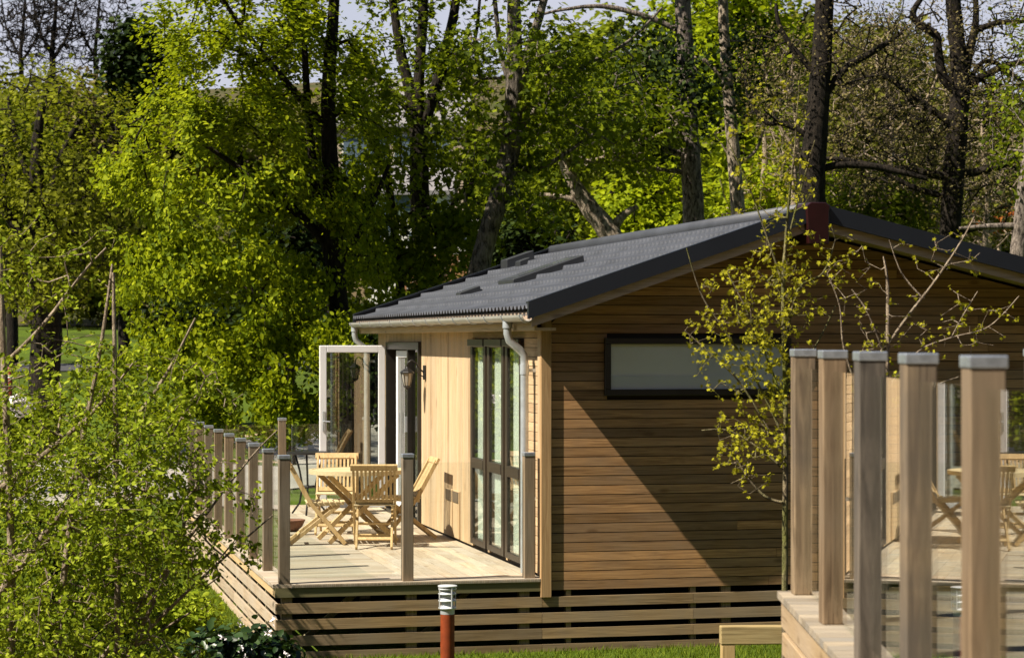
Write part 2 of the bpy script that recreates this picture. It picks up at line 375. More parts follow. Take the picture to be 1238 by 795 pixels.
# gable window (surface frame, pane, blind)
gw = MB(); a, b, c, d = GH; t = .055
gw.box(a, b, -.045, .0, d - t, d); gw.box(a, b, -.045, .0, c, c + t); gw.box(a, a + t, -.045, 0, c + t, d - t); gw.box(b - t, b, -.045, 0, c + t, d - t)
gwo = gw.build('window', M['darkframe'], lodge, bevel=.004)
MB().box(a + t, b - t, -.030, -.024, c + t, d - t).build('pane', M['clearglass'], gwo)
M['blind_cool'] = plain('frosted_blind_cool', (.66, .74, .72), .8, 0, .2, .08, 1.2)
MB().box(a + t, 1.40, -.012, .0, c + t, d - t).build('blind', M['blind'], gwo)
MB().box(1.402, b - t, -.014, .0, c + t, d - t).build('blind', M['blind_cool'], gwo)
MB().box(a + t, b - t, -.020, -.016, c + t, c + t + .12).build('blind', M['blind_cool'], gwo)
# corner trim
ct = MB(); ct.box(-.035, .058, -.030, .0225, ZB - .06, under(0) + .02); ct.build('corner_trim', M['trim'], lodge, bevel=.003)
ct = MB(); ct.box(-.032, -.002, .0235, .12, .66, under(0) + .02); ct.build('corner_trim', M['cedar_v'], lodge, bevel=.003)
# side wall
DV = (5.80, 7.96); DZ = (.665, 2.70)
WINS = [(.76, 1.43), (1.50, 2.22), (2.30, 3.00)]; WZ = (.69, 2.71)
ZT = under(0)
def inhole(v0, v1, z0, z1, holes):
    return any(v0 < h[1] - 1e-4 and v1 > h[0] + 1e-4 and z0 < h[3] - 1e-4 and z1 > h[2] + 1e-4 for h in holes)
holes = [(DV[0], DV[1], DZ[0] - .05, DZ[1])] + [(w[0], w[1], WZ[0], WZ[1]) for w in WINS]
vs_ = sorted({.12, WB, *[h[0] for h in holes], *[h[1] for h in holes]}); zs_ = sorted({ZB, ZT, *[h[2] for h in holes], *[h[3] for h in holes]})
bk = MB()
for v0, v1 in zip(vs_[:-1], vs_[1:]):
    for z0, z1 in zip(zs_[:-1], zs_[1:]):
        if not inhole(v0, v1, z0, z1, holes): bk.box(.022, .14, v0, v1, z0, z1)
bk.build('side_backing', M['membrane'], lodge)
sv = MB(); v = 3.04                                 # vertical boards
while v < WB:
    v1 = min(v + .098, WB)
    cuts = [.66, ZT + .0]
    hz = [h for h in holes if v < h[1] - .01 and v1 > h[0] + .01]
    if hz:
        h = hz[0]
        if h[1] < v1 - .004: sv.box(-.002, .02, h[1], v1 - .004, .66, ZT)
        if h[0] > v + .004: sv.box(-.002, .02, v, h[0], .66, ZT)
        if ZT > h[3]: sv.box(-.002, .02, max(v, h[0]), min(v1, h[1]) - .004, h[3] + .002, ZT)
    else: sv.box(-.002, .02, v, v1 - .004, .66, ZT)
    v += .098
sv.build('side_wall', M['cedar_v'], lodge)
sh = MB(); z = .66                                  # horizontal boards round the three windows
while z < ZT:
    z1 = min(z + PIT - .005, ZT)
    spans = [(.125, 3.036)]
    if z1 > WZ[0] and z < WZ[1]:
        spans = [(.125, WINS[0][0]), (WINS[0][1], WINS[1][0]), (WINS[1][1], WINS[2][0]), (WINS[2][1], 3.036)]
    for s0, s1 in spans: sh.box(-.002, .02, s0, s1, z, z1)
    z += PIT
sh.build('side_wall', M['cedar_y'], lodge)
# tall windows
for w0, w1 in WINS:
    f = MB(); t = .095
    zm = 1.49
    f.box(-.03, .06, w0, w0 + t, *WZ); f.box(-.03, .06, w1 - t, w1, *WZ)
    f.box(-.03, .06, w0 + t, w1 - t, WZ[1] - .06, WZ[1]); f.box(-.03, .06, w0 + t, w1 - t, WZ[0], WZ[0] + .06)
    fo = f.build('window', M['brownframe'], lodge, bevel=.004)
    s = MB(); s.box(-.035, .05, w0 + t, w1 - t, zm - .04, zm + .06)
    s.box(-.06, -.031, w0 - .01, w1 + .01, WZ[1] - .05, WZ[1] + .02)
    each(s, 'frame', M['brownframe'], fo, bevel=.004)
    MB().box(-.015, -.009, w0 + t, w1 - t, WZ[0] + .06, zm - .04).build('pane', M['winglass'], fo)
    MB().box(-.015, -.009, w0 + t, w1 - t, zm + .06, WZ[1] - .06).build('pane', M['winglass'], fo)
    cu = MB(); n = 26; vs = []; fs = []
    for i in range(n + 1):
        y = w0 + .03 + (w1 - w0 - .06) * i / n; x = .035 + .018 * math.sin(i * 1.5)
        vs += [(x, y, WZ[0]), (x, y, WZ[1] - .02)]
    for i in range(n): fs.append((2*i, 2*i+2, 2*i+3, 2*i+1))
    cu.add(vs, fs); cu.build('curtain', M['curtain'], fo, smooth=True)
# back wall, right wall
bw = MB(); bw.prism([(.02, ZB), (WR, ZB), (WR, under(WR)), (RU, under(RU)), (.02, under(.02))], WB - .1, WB + .0, 'xz'); bw.build('rear_wall', M['cedar_h'], lodge)
MB().box(WR - .1, WR, .12, WB - .1, ZB, under(WR)).build('far_side_wall', M['cedar_y'], lodge)
fl = MB(); fl.box(.14, WR - .1, .12, WB - .1, .55, .66); fl.build('interior_floor', M['carpet'], lodge)
pt = MB(); pt.box(3.0, 3.1, .12, WB - .1, .66, 2.9); pt.box(.5, 3.0, 3.3, 3.4, .66, 2.9); pt.box(.14, 3.1, .12, WB - .1, 2.92, 2.97)
pt.build('interior_wall', M['plaster'], lodge)
# door: dark outer frame, open white leaf, near sidelight, inner white leaf
df = MB(); t = .06
df.box(-.04, .10, DV[0], DV[0] + t, *DZ); df.box(-.04, .10, DV[1] - t, DV[1], *DZ); df.box(-.04, .10, DV[0] + t, DV[1] - t, DZ[1] - .09, DZ[1])
df.box(-.04, .10, DV[0] + t, DV[1] - t, DZ[0] - .03, DZ[0] + .02); df.box(-.035, .08, 6.48, 6.55, DZ[0] + .02, DZ[1] - .09)
dfo = df.build('door_frame', M['darkframe'], lodge, bevel=.004)
MB().box(.01, .016, DV[0] + t, 6.48, DZ[0] + .02, DZ[1] - .09).build('pane', M['winglass'], dfo)
def door_leaf(name, mat, L_, H_):                 # in local x 0..L_, thin in y
    o = empty(name); o.parent = None
    return o
def leaf_mesh(L_, z0, z1, w=.085, t=.05):
    m = MB(); m.box(0, w, -t/2, t/2, z0, z1); m.box(L_ - w, L_, -t/2, t/2, z0, z1); m.box(w, L_ - w, -t/2, t/2, z1 - w, z1); m.box(w, L_ - w, -t/2, t/2, z0, z0 + w * 1.3)
    return m
dl = leaf_mesh(.80, .69, 2.655).build('door', M['white'], lodge, bevel=.006)
dl.location = (-.05, 7.93, 0); dl.rotation_euler = (0, 0, math.radians(180 - 2))
MB().box(.085, .715, -.008, .008, .80, 2.57).build('pane', M['doorglass'], dl)
h = MB(); h.box(.735, .765, .026, .036, 1.62, 1.86); h.tube([(.75, .036, 1.74), (.75, .07, 1.74), (.68, .075, 1.735)], .009, 8); h.build('handle', M['galv'], dl)
dl2 = leaf_mesh(.94, .69, 2.60).build('door', M['white'], lodge, bevel=.006)     # slid / opened inward at the far jamb
dl2.location = (.035, 6.56, 0); dl2.rotation_euler = (0, 0, math.radians(90))
MB().box(.085, .855, -.008, .008, .80, 2.51).build('pane', M['winglass'], dl2)
h = MB(); h.box(.68, .70, -.036, -.026, 1.62, 1.86); h.box(.68, .70, .026, .036, 1.62, 1.86); h.build('handle', M['galv'], dl2)
h = MB(); h.box(-.060, -.036, 6.50, 6.525, 1.66, 1.84); h.build('handle', M['galv'], dfo)
# vent covers low on the side wall
for v0, zt_ in ((3.98, 1.16), (3.62, 1.16)):
    m = MB(); m.box(-.022, -.003, v0, v0 + .30, .67, zt_); vo_ = m.build('vent_cover', M['cedar_v'], lodge, bevel=.003)
    m = MB(); m.box(-.030, -.021, v0 + .01, v0 + .29, zt_ - .12, zt_ - .01); m.build('grille', M['ventbrown'], vo_)
# roof: structural slab, tiles, verge metal, barge, ridge, fascia, gutter
sl = MB()
sl.prism([(UE + .02, rz_(UE) - .13), (RU, RZ - .13), (RU, RZ - .03), (UE + .02, rz_(UE) - .03)], VF + .07, VB - .05, 'xz')
sl.prism([(RU, RZ - .13), (UR, rz_(UR) - .13), (UR, rz_(UR) - .03), (RU, RZ - .03)], VF + .07, VB - .05, 'xz')
sl.build('roof_deck', M['soffit'], lodge)
def tiles(side):
    L_ = math.hypot(RU - UE, (RU - UE) * SL) if side < 0 else math.hypot(UR - RU, (UR - RU) * SR)
    nc = 9 if side < 0 else 14; ny = 560
    yv = np.linspace(VF + .05, VB - .06, ny); ph = (yv / .145) % 1
    wave = .018 * np.clip(np.sin(ph * 2 * np.pi) * 1.3, -1, 1)
    rows = []
    for c in range(nc):
        for s, hgt in ((0.0, .030), (.02, .033), (.5, .016), (.985, .003)):
            f = (c + s) / nc; rows.append((f, hgt, 1.0 if s < .1 else .35))
    rows.append((1.0, .004, .35))
    V = []
    for f, hgt, am in rows:
        if side < 0: u = UE - .03 + (RU - UE + .03) * f; zb = rz_(u) if u < RU else RZ
        else: u = UR + .03 - (UR + .03 - RU) * f; zb = RZ - (u - RU) * SR
        V.append(np.stack([np.full(ny, u), yv, zb - .012 + hgt + wave * am], 1))
    V = np.concatenate(V); nr = len(rows); a = (np.arange(nr - 1)[:, None] * ny + np.arange(ny - 1)).ravel()
    q = np.stack([a, a + 1, a + ny + 1, a + ny], 1)
    if side < 0: q = q[:, ::-1]
    o = mesh_np('roof', V, [q], M['roof'], lodge); return o
tiles(-1); tiles(1)
vm = MB()
for (u0, u1) in ((UE - .02, RU), (RU, UR + .02)):
    z0, z1 = rz_(u0), rz_(u1)
    for (a0, a1) in ((VF, VF + .045), (VB - .045, VB)):
        vm.prism([(u0, z0 - .085), (u1, z1 - .085), (u1, z1 + .064), (u0, z0 + .064)], a0, a1, 'xz')
        b0, b1 = (a1, a1 + .05) if a0 < 0 else (a0 - .05, a0)
        vm.prism([(u0, z0 + .045), (u1, z1 + .045), (u1, z1 + .063), (u0, z0 + .063)], b0, b1, 'xz')
each(vm, 'verge_trim', M['verge'], lodge)
sb_ = MB()
for (u0, u1) in ((UE + .02, RU), (RU, UR)):
    z0, z1 = rz_(u0), rz_(u1)
    sb_.prism([(u0, z0 - .165), (u1, z1 - .165), (u1, z1 - .03), (u0, z0 - .03)], VF + .05, VF + .075, 'xz')
each(sb_, 'barge_board', M['soffit'], lodge)
rc = MB(); rc.tube([(RU, VF + .3, RZ + .008), (RU, VB - .02, RZ + .008)], .075, 10)
rc.build('ridge_cap', M['roof'], lodge, smooth=True)
fb = MB(); fb.prism([(RU - .09, RZ - .30), (RU + .10, RZ - .30), (RU + .10, RZ - .02), (RU + .11, RZ + .035), (RU + .07, RZ + .065), (RU - .07, RZ + .065), (RU - .11, RZ + .035)][0:7], VF - .035, VF + .30, 'xz')
fb.build('ridge_end', M['finial'], lodge, bevel=.008, seg=2)
fa = MB(); fa.box(UE + .05, UE + .075, VF + .08, VB - .06, rz_(UE) - .19, rz_(UE) - .05); fa.box(UE + .075, .0, VF + .08, VB - .06, rz_(UE) - .19, rz_(UE) - .165)
fa.build('fascia', M['fascia'], lodge)
gt = MB(); vs = []; fs = []; n = 9; GU, GZ, GR = UE - .015, rz_(UE) - .055, .058
for y in (VF + .02, VB - .02):
    for i in range(n):
        a_ = math.pi * (1 + i / (n - 1)); vs.append((GU + GR * math.cos(a_), y, GZ + GR * math.sin(a_)))
    for i in range(n):
        a_ = math.pi * (2 - i / (n - 1)); vs.append((GU + (GR - .004) * math.cos(a_), y, GZ + (GR - .004) * math.sin(a_)))
k = 2 * n
fs = [(i, (i + 1) % k, k + (i + 1) % k, k + i) for i in range(k)] + [tuple(range(k))[::-1], tuple(range(k, 2 * k))]
gt.add(vs, fs); gto = gt.build('gutter', M['gutter'], lodge)
br = MB(); y = VF + .1
while y < VB: br.box(GU - GR - .006, GU + GR + .01, y, y + .025, GZ - .004, GZ + .004); y += .72
y = VF + .1
while y < VB: br.tube([(GU + (GR + .004) * math.cos(math.pi * (1 + i / 8)), y + .012, GZ + (GR + .004) * math.sin(math.pi * (1 + i / 8))) for i in range(9)], .006, 6); y += .72
each(br, 'bracket', M['galv'], gto)
def downpipe(y, zb):
    m = MB(); m.tube([(GU, y, GZ - .05), (GU, y, GZ - .16), (GU + .015, y, GZ - .22), (GU + .11, y - .0, GZ - .30), (GU + .15, y, GZ - .35), (GU + .155, y, GZ - .42), (GU + .155, y, zb)], .036, 14)
    m.tube([(GU + .155, y, GZ - .43), (GU + .155, y, GZ - .52)], .041, 14); m.tube([(GU, y, GZ - .05), (GU, y, GZ - .11)], .044, 14)
    m.box(GU + .15, .0, y - .02, y + .02, GZ - .50, GZ - .47); m.box(GU + .15, .0, y - .02, y + .02, 1.3, 1.33)
    m.build('downpipe', M['galv'], lodge, smooth=False, autos=True)
downpipe(.33, .66); downpipe(9.0, .66)
# roof windows and vents (local tilt)
def roofbox(name, u0, u1, v0, v1, h, mat, inset=None):
    m = MB(); z0, z1 = rz_(u0), rz_(u1)
    m.prism([(u0, z0 - .01), (u1, z1 - .01), (u1 - .01, z1 + h), (u0, z0 + h)], v0, v1, 'xz')
    o = m.build(name, mat, lodge, bevel=.008)
    if inset:
        g = MB(); i = .08; a_, b_ = u0 + i, u1 - i
        g.prism([(a_, rz_(a_) + h + .002), (b_, rz_(b_) + h + .002), (b_, rz_(b_) + h + .006), (a_, rz_(a_) + h + .006)], v0 + i, v1 - i, 'xz'); g.build('pane', inset, o)
    return o
M['roofpane'] = plain('roof_window_pane', (.10, .11, .13), .12, 0, .8)
roofbox('roof_window', .64, 1.42, 4.0, 4.72, .075, M['roofdark'], M['roofpane'])
roofbox('roof_vent', .34, .58, 5.32, 5.54, .06, M['roofdark'])
roofbox('roof_vent', 1.66, 1.80, 8.05, 8.30, .07, M['roofdark'])
roofbox('roof_vent', 1.62, 1.98, 8.60, 8.95, .12, M['roofdark'])
# wall lantern
la = MB(); la.lathe([(.045, -.07), (.05, -.06), (.05, .06), (.045, .07)], (0, 0, 0), 12)
lam = empty('wall_lantern', loc(-.01, 5.55, 2.36), PHI, 'black carriage lantern with frosted glass on bracket beside the door', 'wall lamp')
m = MB(); m.prism([(-.045, -.08), (.045, -.08), (.045, .08), (-.045, .08)], -.015, .008, 'yz'); m.build('back_plate', M['iron'], lam, bevel=.004)
m = MB(); m.tube([(-.01, 0, .0), (-.06, 0, .04), (-.10, 0, .11), (-.15, 0, .14), (-.19, 0, .11), (-.20, 0, .055)], .009, 8); m.tube([(-.01, 0, -.05), (-.07, 0, -.02), (-.10, 0, .03), (-.09, 0, .08)], .006, 8); m.build('bracket', M['iron'], lam, smooth=True)
m = MB(); m.lathe([(.012, .065), (.02, .05), (.045, .03), (.075, .01), (.082, 0.0), (.078, -.008)], (-.20, 0, 0), 8); m.build('lamp_shade', M['iron'], lam, bevel=.002)
m = MB(); m.lathe([(.066, -.008), (.05, -.10), (.036, -.15)], (-.20, 0, 0), 8); m.build('lamp_glass', M['lampglass'], lam)
m = MB()
for i in range(8):
    a_ = 2 * math.pi * i / 8; m.tube([(-.20 + .069 * math.cos(a_), .069 * math.sin(a_), -.008), (-.20 + .039 * math.cos(a_), .039 * math.sin(a_), -.15)], .004, 5)
m.lathe([(.042, -.148), (.042, -.158), (.02, -.17), (.006, -.19)], (-.20, 0, 0), 8); m.build('cage', M['iron'], lam)
# skirt below the gable wall
sk = MB(); tops = (.478, .340, .202, .064)
for zt_ in tops:
    x = -.02
    for x1 in (1.36, 3.0, 4.7, WR + .1): sk.box(x, x1 - .003, -.012, .012, zt_ - .088, zt_); x = x1
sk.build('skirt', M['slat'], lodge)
jb = MB()
for x, w in ((.20, .045), (1.34, .05), (1.63, .085), (2.55, .075), (3.4, .08), (4.6, .08)): jb.box(x, x + w, .014, .08, -.05, ZB + .01)
each(jb, 'skirt_post', M['joist'], lodge)
m = MB(); m.box(.03, WR, 1.2, 1.3, -.3, ZB + .012); m.box(.03, .12, 1.3, WB, -.3, ZB + .012); m.box(WR - .1, WR, .02, 1.2, -.3, ZB); m.build('underfloor_blocker', M['membrane'], lodge)  # added dark panels under the floor, keep the skirt gaps black
m = MB(); m.box(-2.3, -.02, 3.0, 3.06, -.3, ZB - .02); m.build('underfloor_blocker', M['membrane'], lodge)  # added dark panel across the deck underside, blackens its slat gaps

# ------------------------------------------------------------------ deck
deck = empty('timber_deck', C0, PHI, 'raised timber deck with slatted skirt in front of the cedar lodge', 'deck')
DU, DVE = -2.36, 9.36; DZT = .64
db = MB(); x = -1.18                                 # boards running away from us by the wall
while x < -.004:
    x1 = min(x + .118, -.004); y = .10; c = rr.uniform(1, 3)
    while y < DVE - .1:
        y1 = min(y + c, DVE - .1); db.box(x + .003, x1 - .003, y + .001, y1 - .002, DZT - .028, DZT); y = y1; c = rr.uniform(2, 3.6)
    x += .118
db.build('deck_floor', M['deck_y'], deck)
db = MB(); y = .10
while y < DVE - .1:
    db.box(-2.215, -1.183, y + .003, min(y + .118, DVE - .1) - .003, DZT - .028, DZT); y += .118
y = .0
while y < DVE:
    db.box(DU - .02, -2.22, y + .003, min(y + .118, DVE) - .003, DZT - .028, DZT + .0); y += .118
db.build('deck_floor', M['deck_x'], deck)
eb = MB(); eb.box(-2.217, -.004, -.02, .097, DZT - .03, DZT + .001)
x = -2.21
while x < -.02: eb.box(x, x + .008, -.026, -.019, DZT - .026, DZT - .002); x += .0165
eb.build('edge_board', M['deck_x'], deck)
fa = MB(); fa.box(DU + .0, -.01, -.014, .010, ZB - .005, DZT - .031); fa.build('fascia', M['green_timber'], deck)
fa = MB(); fa.box(DU, DU + .024, .012, DVE - .02, ZB - .005, DZT - .031); fa.build('fascia', M['fascia'], deck)
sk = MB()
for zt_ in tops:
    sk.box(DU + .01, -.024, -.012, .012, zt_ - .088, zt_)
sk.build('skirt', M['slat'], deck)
sk = MB()
for zt_ in tops:
    y = .014
    for y1 in (3.4, 6.3, DVE - .02): sk.box(DU + .005, DU + .027, y, y1 - .004, zt_ - .088, zt_); y = y1
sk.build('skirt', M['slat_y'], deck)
jo = MB()
for x in (-2.30, -1.22, -.22): jo.box(x, x + .09, .016, .10, -.05, DZT - .04)
for x in (-2.33, -1.25, -.30):
    for y in (2.3, 4.6, 6.9, 9.2): jo.box(x, x + .09, y, y + .09, -.05, DZT - .04)
for y in np.arange(.9, 9.3, .62): jo.box(DU + .028, DU + .06, y, y + .045, -.05, DZT - .04)
each(jo, 'support_post', M['joist'], deck)
jo = MB()
for y in (2.4, 4.7, 7.0): jo.box(DU + .07, -.03, y + .1, y + .14, DZT - .18, DZT - .04)
for p0, p1 in (((-1.55, .3, .58), (-2.2, .3, .02)), ((-.55, .3, .58), (-1.15, .3, .02))): jo.bar(p0, p1, .06, .05)
each(jo, 'joist', M['joist'], deck)

def baluster_set(parent, posts, segs, pmat, z0, hp=1.10, w=.094, ztop=1.02, glassz=.045, gt=.010, twist=0.0, gskew=0.0, mats=None):
    """posts: list of (x,y); segs: index pairs. one mesh per post / panel, caps under posts"""
    proto = None
    for pi, (x, y) in enumerate(posts):
        m = MB(); m.box(-w/2, w/2, -w/2, w/2, 0, hp - .012); p = m.build('post', M[mats[pi]] if mats and mats[pi] else pmat, parent, bevel=.005, seg=2); p.location = (x, y, z0); p.rotation_euler = (0, 0, twist)
        c = MB(); q = w/2 + .004; c.box(-q, q, -q, q, hp - .034, hp); co = c.build('cap', M['cap'], p, bevel=.004, seg=2)
    for i, j in segs:
        (x0, y0), (x1, y1) = posts[i], posts[j]; d = math.hypot(x1 - x0, y1 - y0); ux, uy = (x1 - x0) / d, (y1 - y0) / d
        a0 = w/2 + .006; m = MB(); m.box(a0, d - a0, -gt/2, gt/2, glassz, ztop)
        g = m.build('glass_panel', M['glass'], parent); g.location = (x0, y0, z0); g.rotation_euler = (0, 0, math.atan2(uy, ux) + gskew)
bal = empty('glass_balustrade', C0, PHI, 'glass panel balustrade on square timber posts around the lodge deck', 'balustrade')
side = [(-2.275, .06 + 1.15 * i) for i in range(9)]
posts = [(-.126, .06), (-1.205, .06)] + side + [(-1.14, 9.26), (-.06, 9.26)]
baluster_set(bal, posts, [(i, i + 1) for i in range(len(posts) - 1)], M['post'], DZT)

# ------------------------------------------------------------------ furniture
DECKZ = DZT + .0015
def make_chair(loc_, rz, label):
    t = empty('folding_chair', loc_, rz, label, 'chair', 'folding teak chairs round the deck table')
    for y in (-.205, .205):
        m = MB(); m.bar((-.30, y, .82), (-.085, y, .42), .024, .045, (0, 1, 0)); m.bar((-.088, y, .425), (.26, y, .012), .024, .042, (0, 1, 0)); m.build('leg', M['teak'], t, bevel=.004)
    for y in (-.175, .175):
        m = MB(); m.bar((.20, y, .405), (-.30, y, .012), .024, .040, (0, 1, 0)); m.build('leg', M['teak'], t, bevel=.004)
    m = MB(); m.bar((-.305, -.235, .815), (-.305, .235, .815), .030, .065, (.88, 0, .47)); m.bar((-.105, -.19, .465), (-.105, .19, .465), .022, .05, (.88, 0, .47))
    for i in range(9):
        y = -.165 + .33 * i / 8; m.bar((-.292, y, .79), (-.112, y, .47), .012, .024, (.88, 0, .47))
    m.build('backrest', M['teak'], t, bevel=.003)
    m = MB(); m.bar((-.12, -.182, .405), (.25, -.182, .425), .024, .034); m.bar((-.12, .182, .405), (.25, .182, .425), .024, .034)
    for i in range(7):
        x = -.11 + .35 * i / 6; m.bar((x, -.205, .432 + .02 * (x + .1)), (x, .205, .432 + .02 * (x + .1)), .042, .014, (1, 0, .05))
    m.build('seat', M['teak_top'], t, bevel=.003)
    m = MB(); m.bar((.185, -.20, .10), (.185, .20, .10), .036, .018, (.6, 0, -.8)); m.bar((-.20, -.17, .10), (-.20, .17, .10), .036, .018, (.7, 0, .7)); m.bar((.08, -.20, .23), (.08, .20, .23), .03, .016, (.6, 0, -.8))
    m.build('stretcher', M['teak'], t, bevel=.003)
    return t
def deckpt(px, Y): return ((px - CX) / F * Y, Y, DECKZ)
TAB = deckpt(432, 23.4)
make_chair(deckpt(453, 22.72), math.radians(92), 'folding teak chair with slatted back turned to us, in front of the round table')
make_chair(deckpt(406, 24.35), math.radians(-88), 'folding teak chair facing us behind the round table, nearest the open white door')
make_chair(deckpt(385, 23.10), math.radians(8), 'folding teak chair seen side on at left end of the round table')
make_chair(deckpt(490, 23.75), math.radians(192), 'folding teak chair partly behind the middle post, its lit back beside the wall')
tb = empty('garden_table', TAB, .3, 'round teak folding garden table with crossed legs in the middle of the deck chairs', 'table')
m = MB()
for i in range(10):
    y0 = -.50 + i * .1; y1 = y0 + .096
    R_ = .50; pts = []
    e = lambda y: math.sqrt(max(.0, R_ * R_ - y * y))
    ya = [y0 + (y1 - y0) * k / 3 for k in range(4)]
    poly = [(e(y), y) for y in ya] + [(-e(y), y) for y in ya[::-1]]
    poly = [(max(abs(x), .04) * (1 if x >= 0 and k < 4 else -1), y) for k, (x, y) in enumerate(poly)]
    m.prism(poly, .716, .738, 'xy')
m.build('tabletop', M['teak_top'], tb, bevel=.002)
m = MB(); k = 40; vs = []; 
for r_, z_ in ((.502, .70), (.502, .742), (.47, .742), (.47, .70)):
    for i in range(k): a_ = 2 * math.pi * i / k; vs.append((r_ * math.cos(a_), r_ * math.sin(a_), z_))
m.add(vs, [(j * k + i, j * k + (i + 1) % k, ((j + 1) % 4) * k + (i + 1) % k, ((j + 1) % 4) * k + i) for j in range(4) for i in range(k)])
m.build('rim', M['teak_top'], tb)
for sy in (-.26, .26):
    for s_ in (-1, 1):
        m = MB(); yy = sy + .018 * s_; m.bar((-.36 * s_, yy, .70), (.36 * s_, yy, .012), .030, .05); m.build('leg', M['teak'], tb, bevel=.004)
m = MB(); m.bar((.28, -.27, .10), (.28, .27, .10), .04, .02, (1, 0, 0)); m.bar((-.28, -.27, .10), (-.28, .27, .10), .04, .02, (1, 0, 0)); m.bar((0, -.27, .36), (0, .27, .36), .03, .03)
m.bar((-.3, -.26, .685), (-.3, .26, .685), .03, .03); m.bar((.3, -.26, .685), (.3, .26, .685), .03, .03); m.build('stretcher', M['teak'], tb, bevel=.003)
# iron side table
it = empty('iron_side_table', deckpt(373, 26.9), 0, 'small black wrought iron table with curved legs at the back of the deck', 'side table')
m = MB(); m.lathe([(.25, .725), (.262, .73), (.262, .745), (.25, .75)], k=28); m.build('tabletop', M['iron'], it)
for i in range(3):
    a_ = 2 * math.pi * i / 3 + .5; c_, s_ = math.cos(a_), math.sin(a_)
    m = MB(); m.tube([(.20 * c_, .20 * s_, .725), (.13 * c_, .13 * s_, .52), (.09 * c_, .09 * s_, .34), (.13 * c_, .13 * s_, .14), (.24 * c_, .24 * s_, .012)], .012, 8); m.build('leg', M['iron'], it, smooth=True)
m = MB(); m.tube([(.1 * math.cos(t), .1 * math.sin(t), .34) for t in np.linspace(0, 6.283, 17)], .008, 6); m.build('ring', M['iron'], it)
pl = empty('clay_bowl', deckpt(351, 24.6), 0, 'low brown clay bowl standing on the deck behind the left chair', 'bowl')
m = MB(); m.lathe([(.07, .0), (.13, .05), (.16, .115), (.165, .125), (.15, .125), (.12, .06), (.05, .02)], k=22); m.build('bowl', M['clay'], pl, smooth=True)

# ------------------------------------------------------------------ near deck (right foreground)
N0 = (1.309, 10.15, 0); NZ = 1.58; NR = math.radians(-.9)
nd = empty('near_timber_deck', N0, NR, 'raised timber deck in the right foreground with pale lit edge boards', 'deck')
m = MB(); y = -7.0
while y < .12:
    x = -.105
    for x1 in (3.6, 7.0): m.box(x, x1 - .003, y + .003, min(y + .12, .125) - .003, NZ - .03, NZ); x = x1
    y += .12
m.build('deck_floor', M['deck_near'], nd)
m = MB(); m.box(-.088, -.064, -7.0, .105, NZ - .16, NZ - .031); m.build('fascia', M['neardeck'], nd, bevel=.003)
m = MB(); m.box(-.063, 7.0, .082, .104, NZ - .16, NZ - .031); m.build('fascia', M['rail'], nd)
sk = MB(); s2 = MB()
for i in range(7):
    zt_ = NZ - .185 - i * .138
    sk.box(-.085, -.062, -7.0, .10, zt_ - .10, zt_); s2.box(-.060, 7.0, .080, .102, zt_ - .10, zt_)
sk.build('skirt', M['neardeck'], nd, bevel=.003); s2.build('skirt', M['slat'], nd)
m = MB()
for x in (0, 1.5, 3.0, 4.5, 6.0):
    for y in (-.05, -2.1, -4.2, -6.3): m.box(x - .05, x + .05, y - .05, y + .05, .2, NZ - .04)
each(m, 'support_post', M['joist'], nd)
nb = empty('near_glass_balustrade', N0, NR, 'row of stout timber posts with metal caps and glass panels in the right foreground', 'balustrade')
near_posts = [(1.05 * i, 0.0) for i in range(3, 0, -1)] + [(0, -1.05 * i) for i in range(7)]
baluster_set(nb, near_posts, [(i, i + 1) for i in range(len(near_posts) - 1)], M['nearpost'], NZ, 1.10, .097, 1.015, .05, twist=math.radians(4), gskew=-.011, mats=[0, 0, 0, 'nearpost', 'nearpost_mid', 'nearpost_dark', 'nearpost', 'nearpost_mid', 'nearpost', 'nearpost_dark'])

# bollard light
bo = empty('bollard_light', ((541 - CX) / F * 18.5, 18.5, float(H(-.53, 18.5))), 0, 'rust orange bollard light with louvred grey head standing before the deck', 'bollard')
zt_ = .715 - float(H(-.53, 18.5))
m = MB(); m.lathe([(.058, -.05), (.058, zt_ - .235)], k=28); m.build('post', M['rust'], bo, autos=True)
m = MB(); m.lathe([(.059, zt_ - .235), (.059, zt_ - .185)], k=28); m.build('collar', M['galv'], bo, autos=True)
m = MB(); m.lathe([(.05, zt_ - .19), (.048, zt_ - .03)], k=28); hc = m.build('lamp_glass', M['headgrey'], bo, autos=True)
m = MB()
for zz in (.178, .118, .062, .022): m.lathe([(.052, zt_ - zz), (.074, zt_ - zz - .012), (.076, zt_ - zz - .006), (.054, zt_ - zz + .012)], k=28)
m.lathe([(.078, zt_ - .014), (.080, zt_ - .004), (.074, zt_), (.0005, zt_ + .001)], k=28)
for i in range(4): a_ = i * math.pi / 2 + .5; m.bar((.073 * math.cos(a_), .073 * math.sin(a_), zt_ - .185), (.073 * math.cos(a_), .073 * math.sin(a_), zt_ - .01), .01, .01)
m.build('louvre_head', M['headgrey'], bo, autos=True)
# low rail
lr = empty('low_timber_rail', ((872 - CX) / F * 17.3, 17.3, 0), math.radians(3), 'low knee rail of rough timber on short posts in front of the gable wall', 'rail')
m = MB(); m.box(-.01, 3.3, -.052, .045, .395, .535); m.build('rail', M['rail'], lr, bevel=.008, seg=2)
for x in (.05, 1.65, 3.2):
    m = MB(); m.box(x - .052, x + .052, -.048, .05, -.15, .394); m.build('post', M['railpost'], lr, bevel=.006)

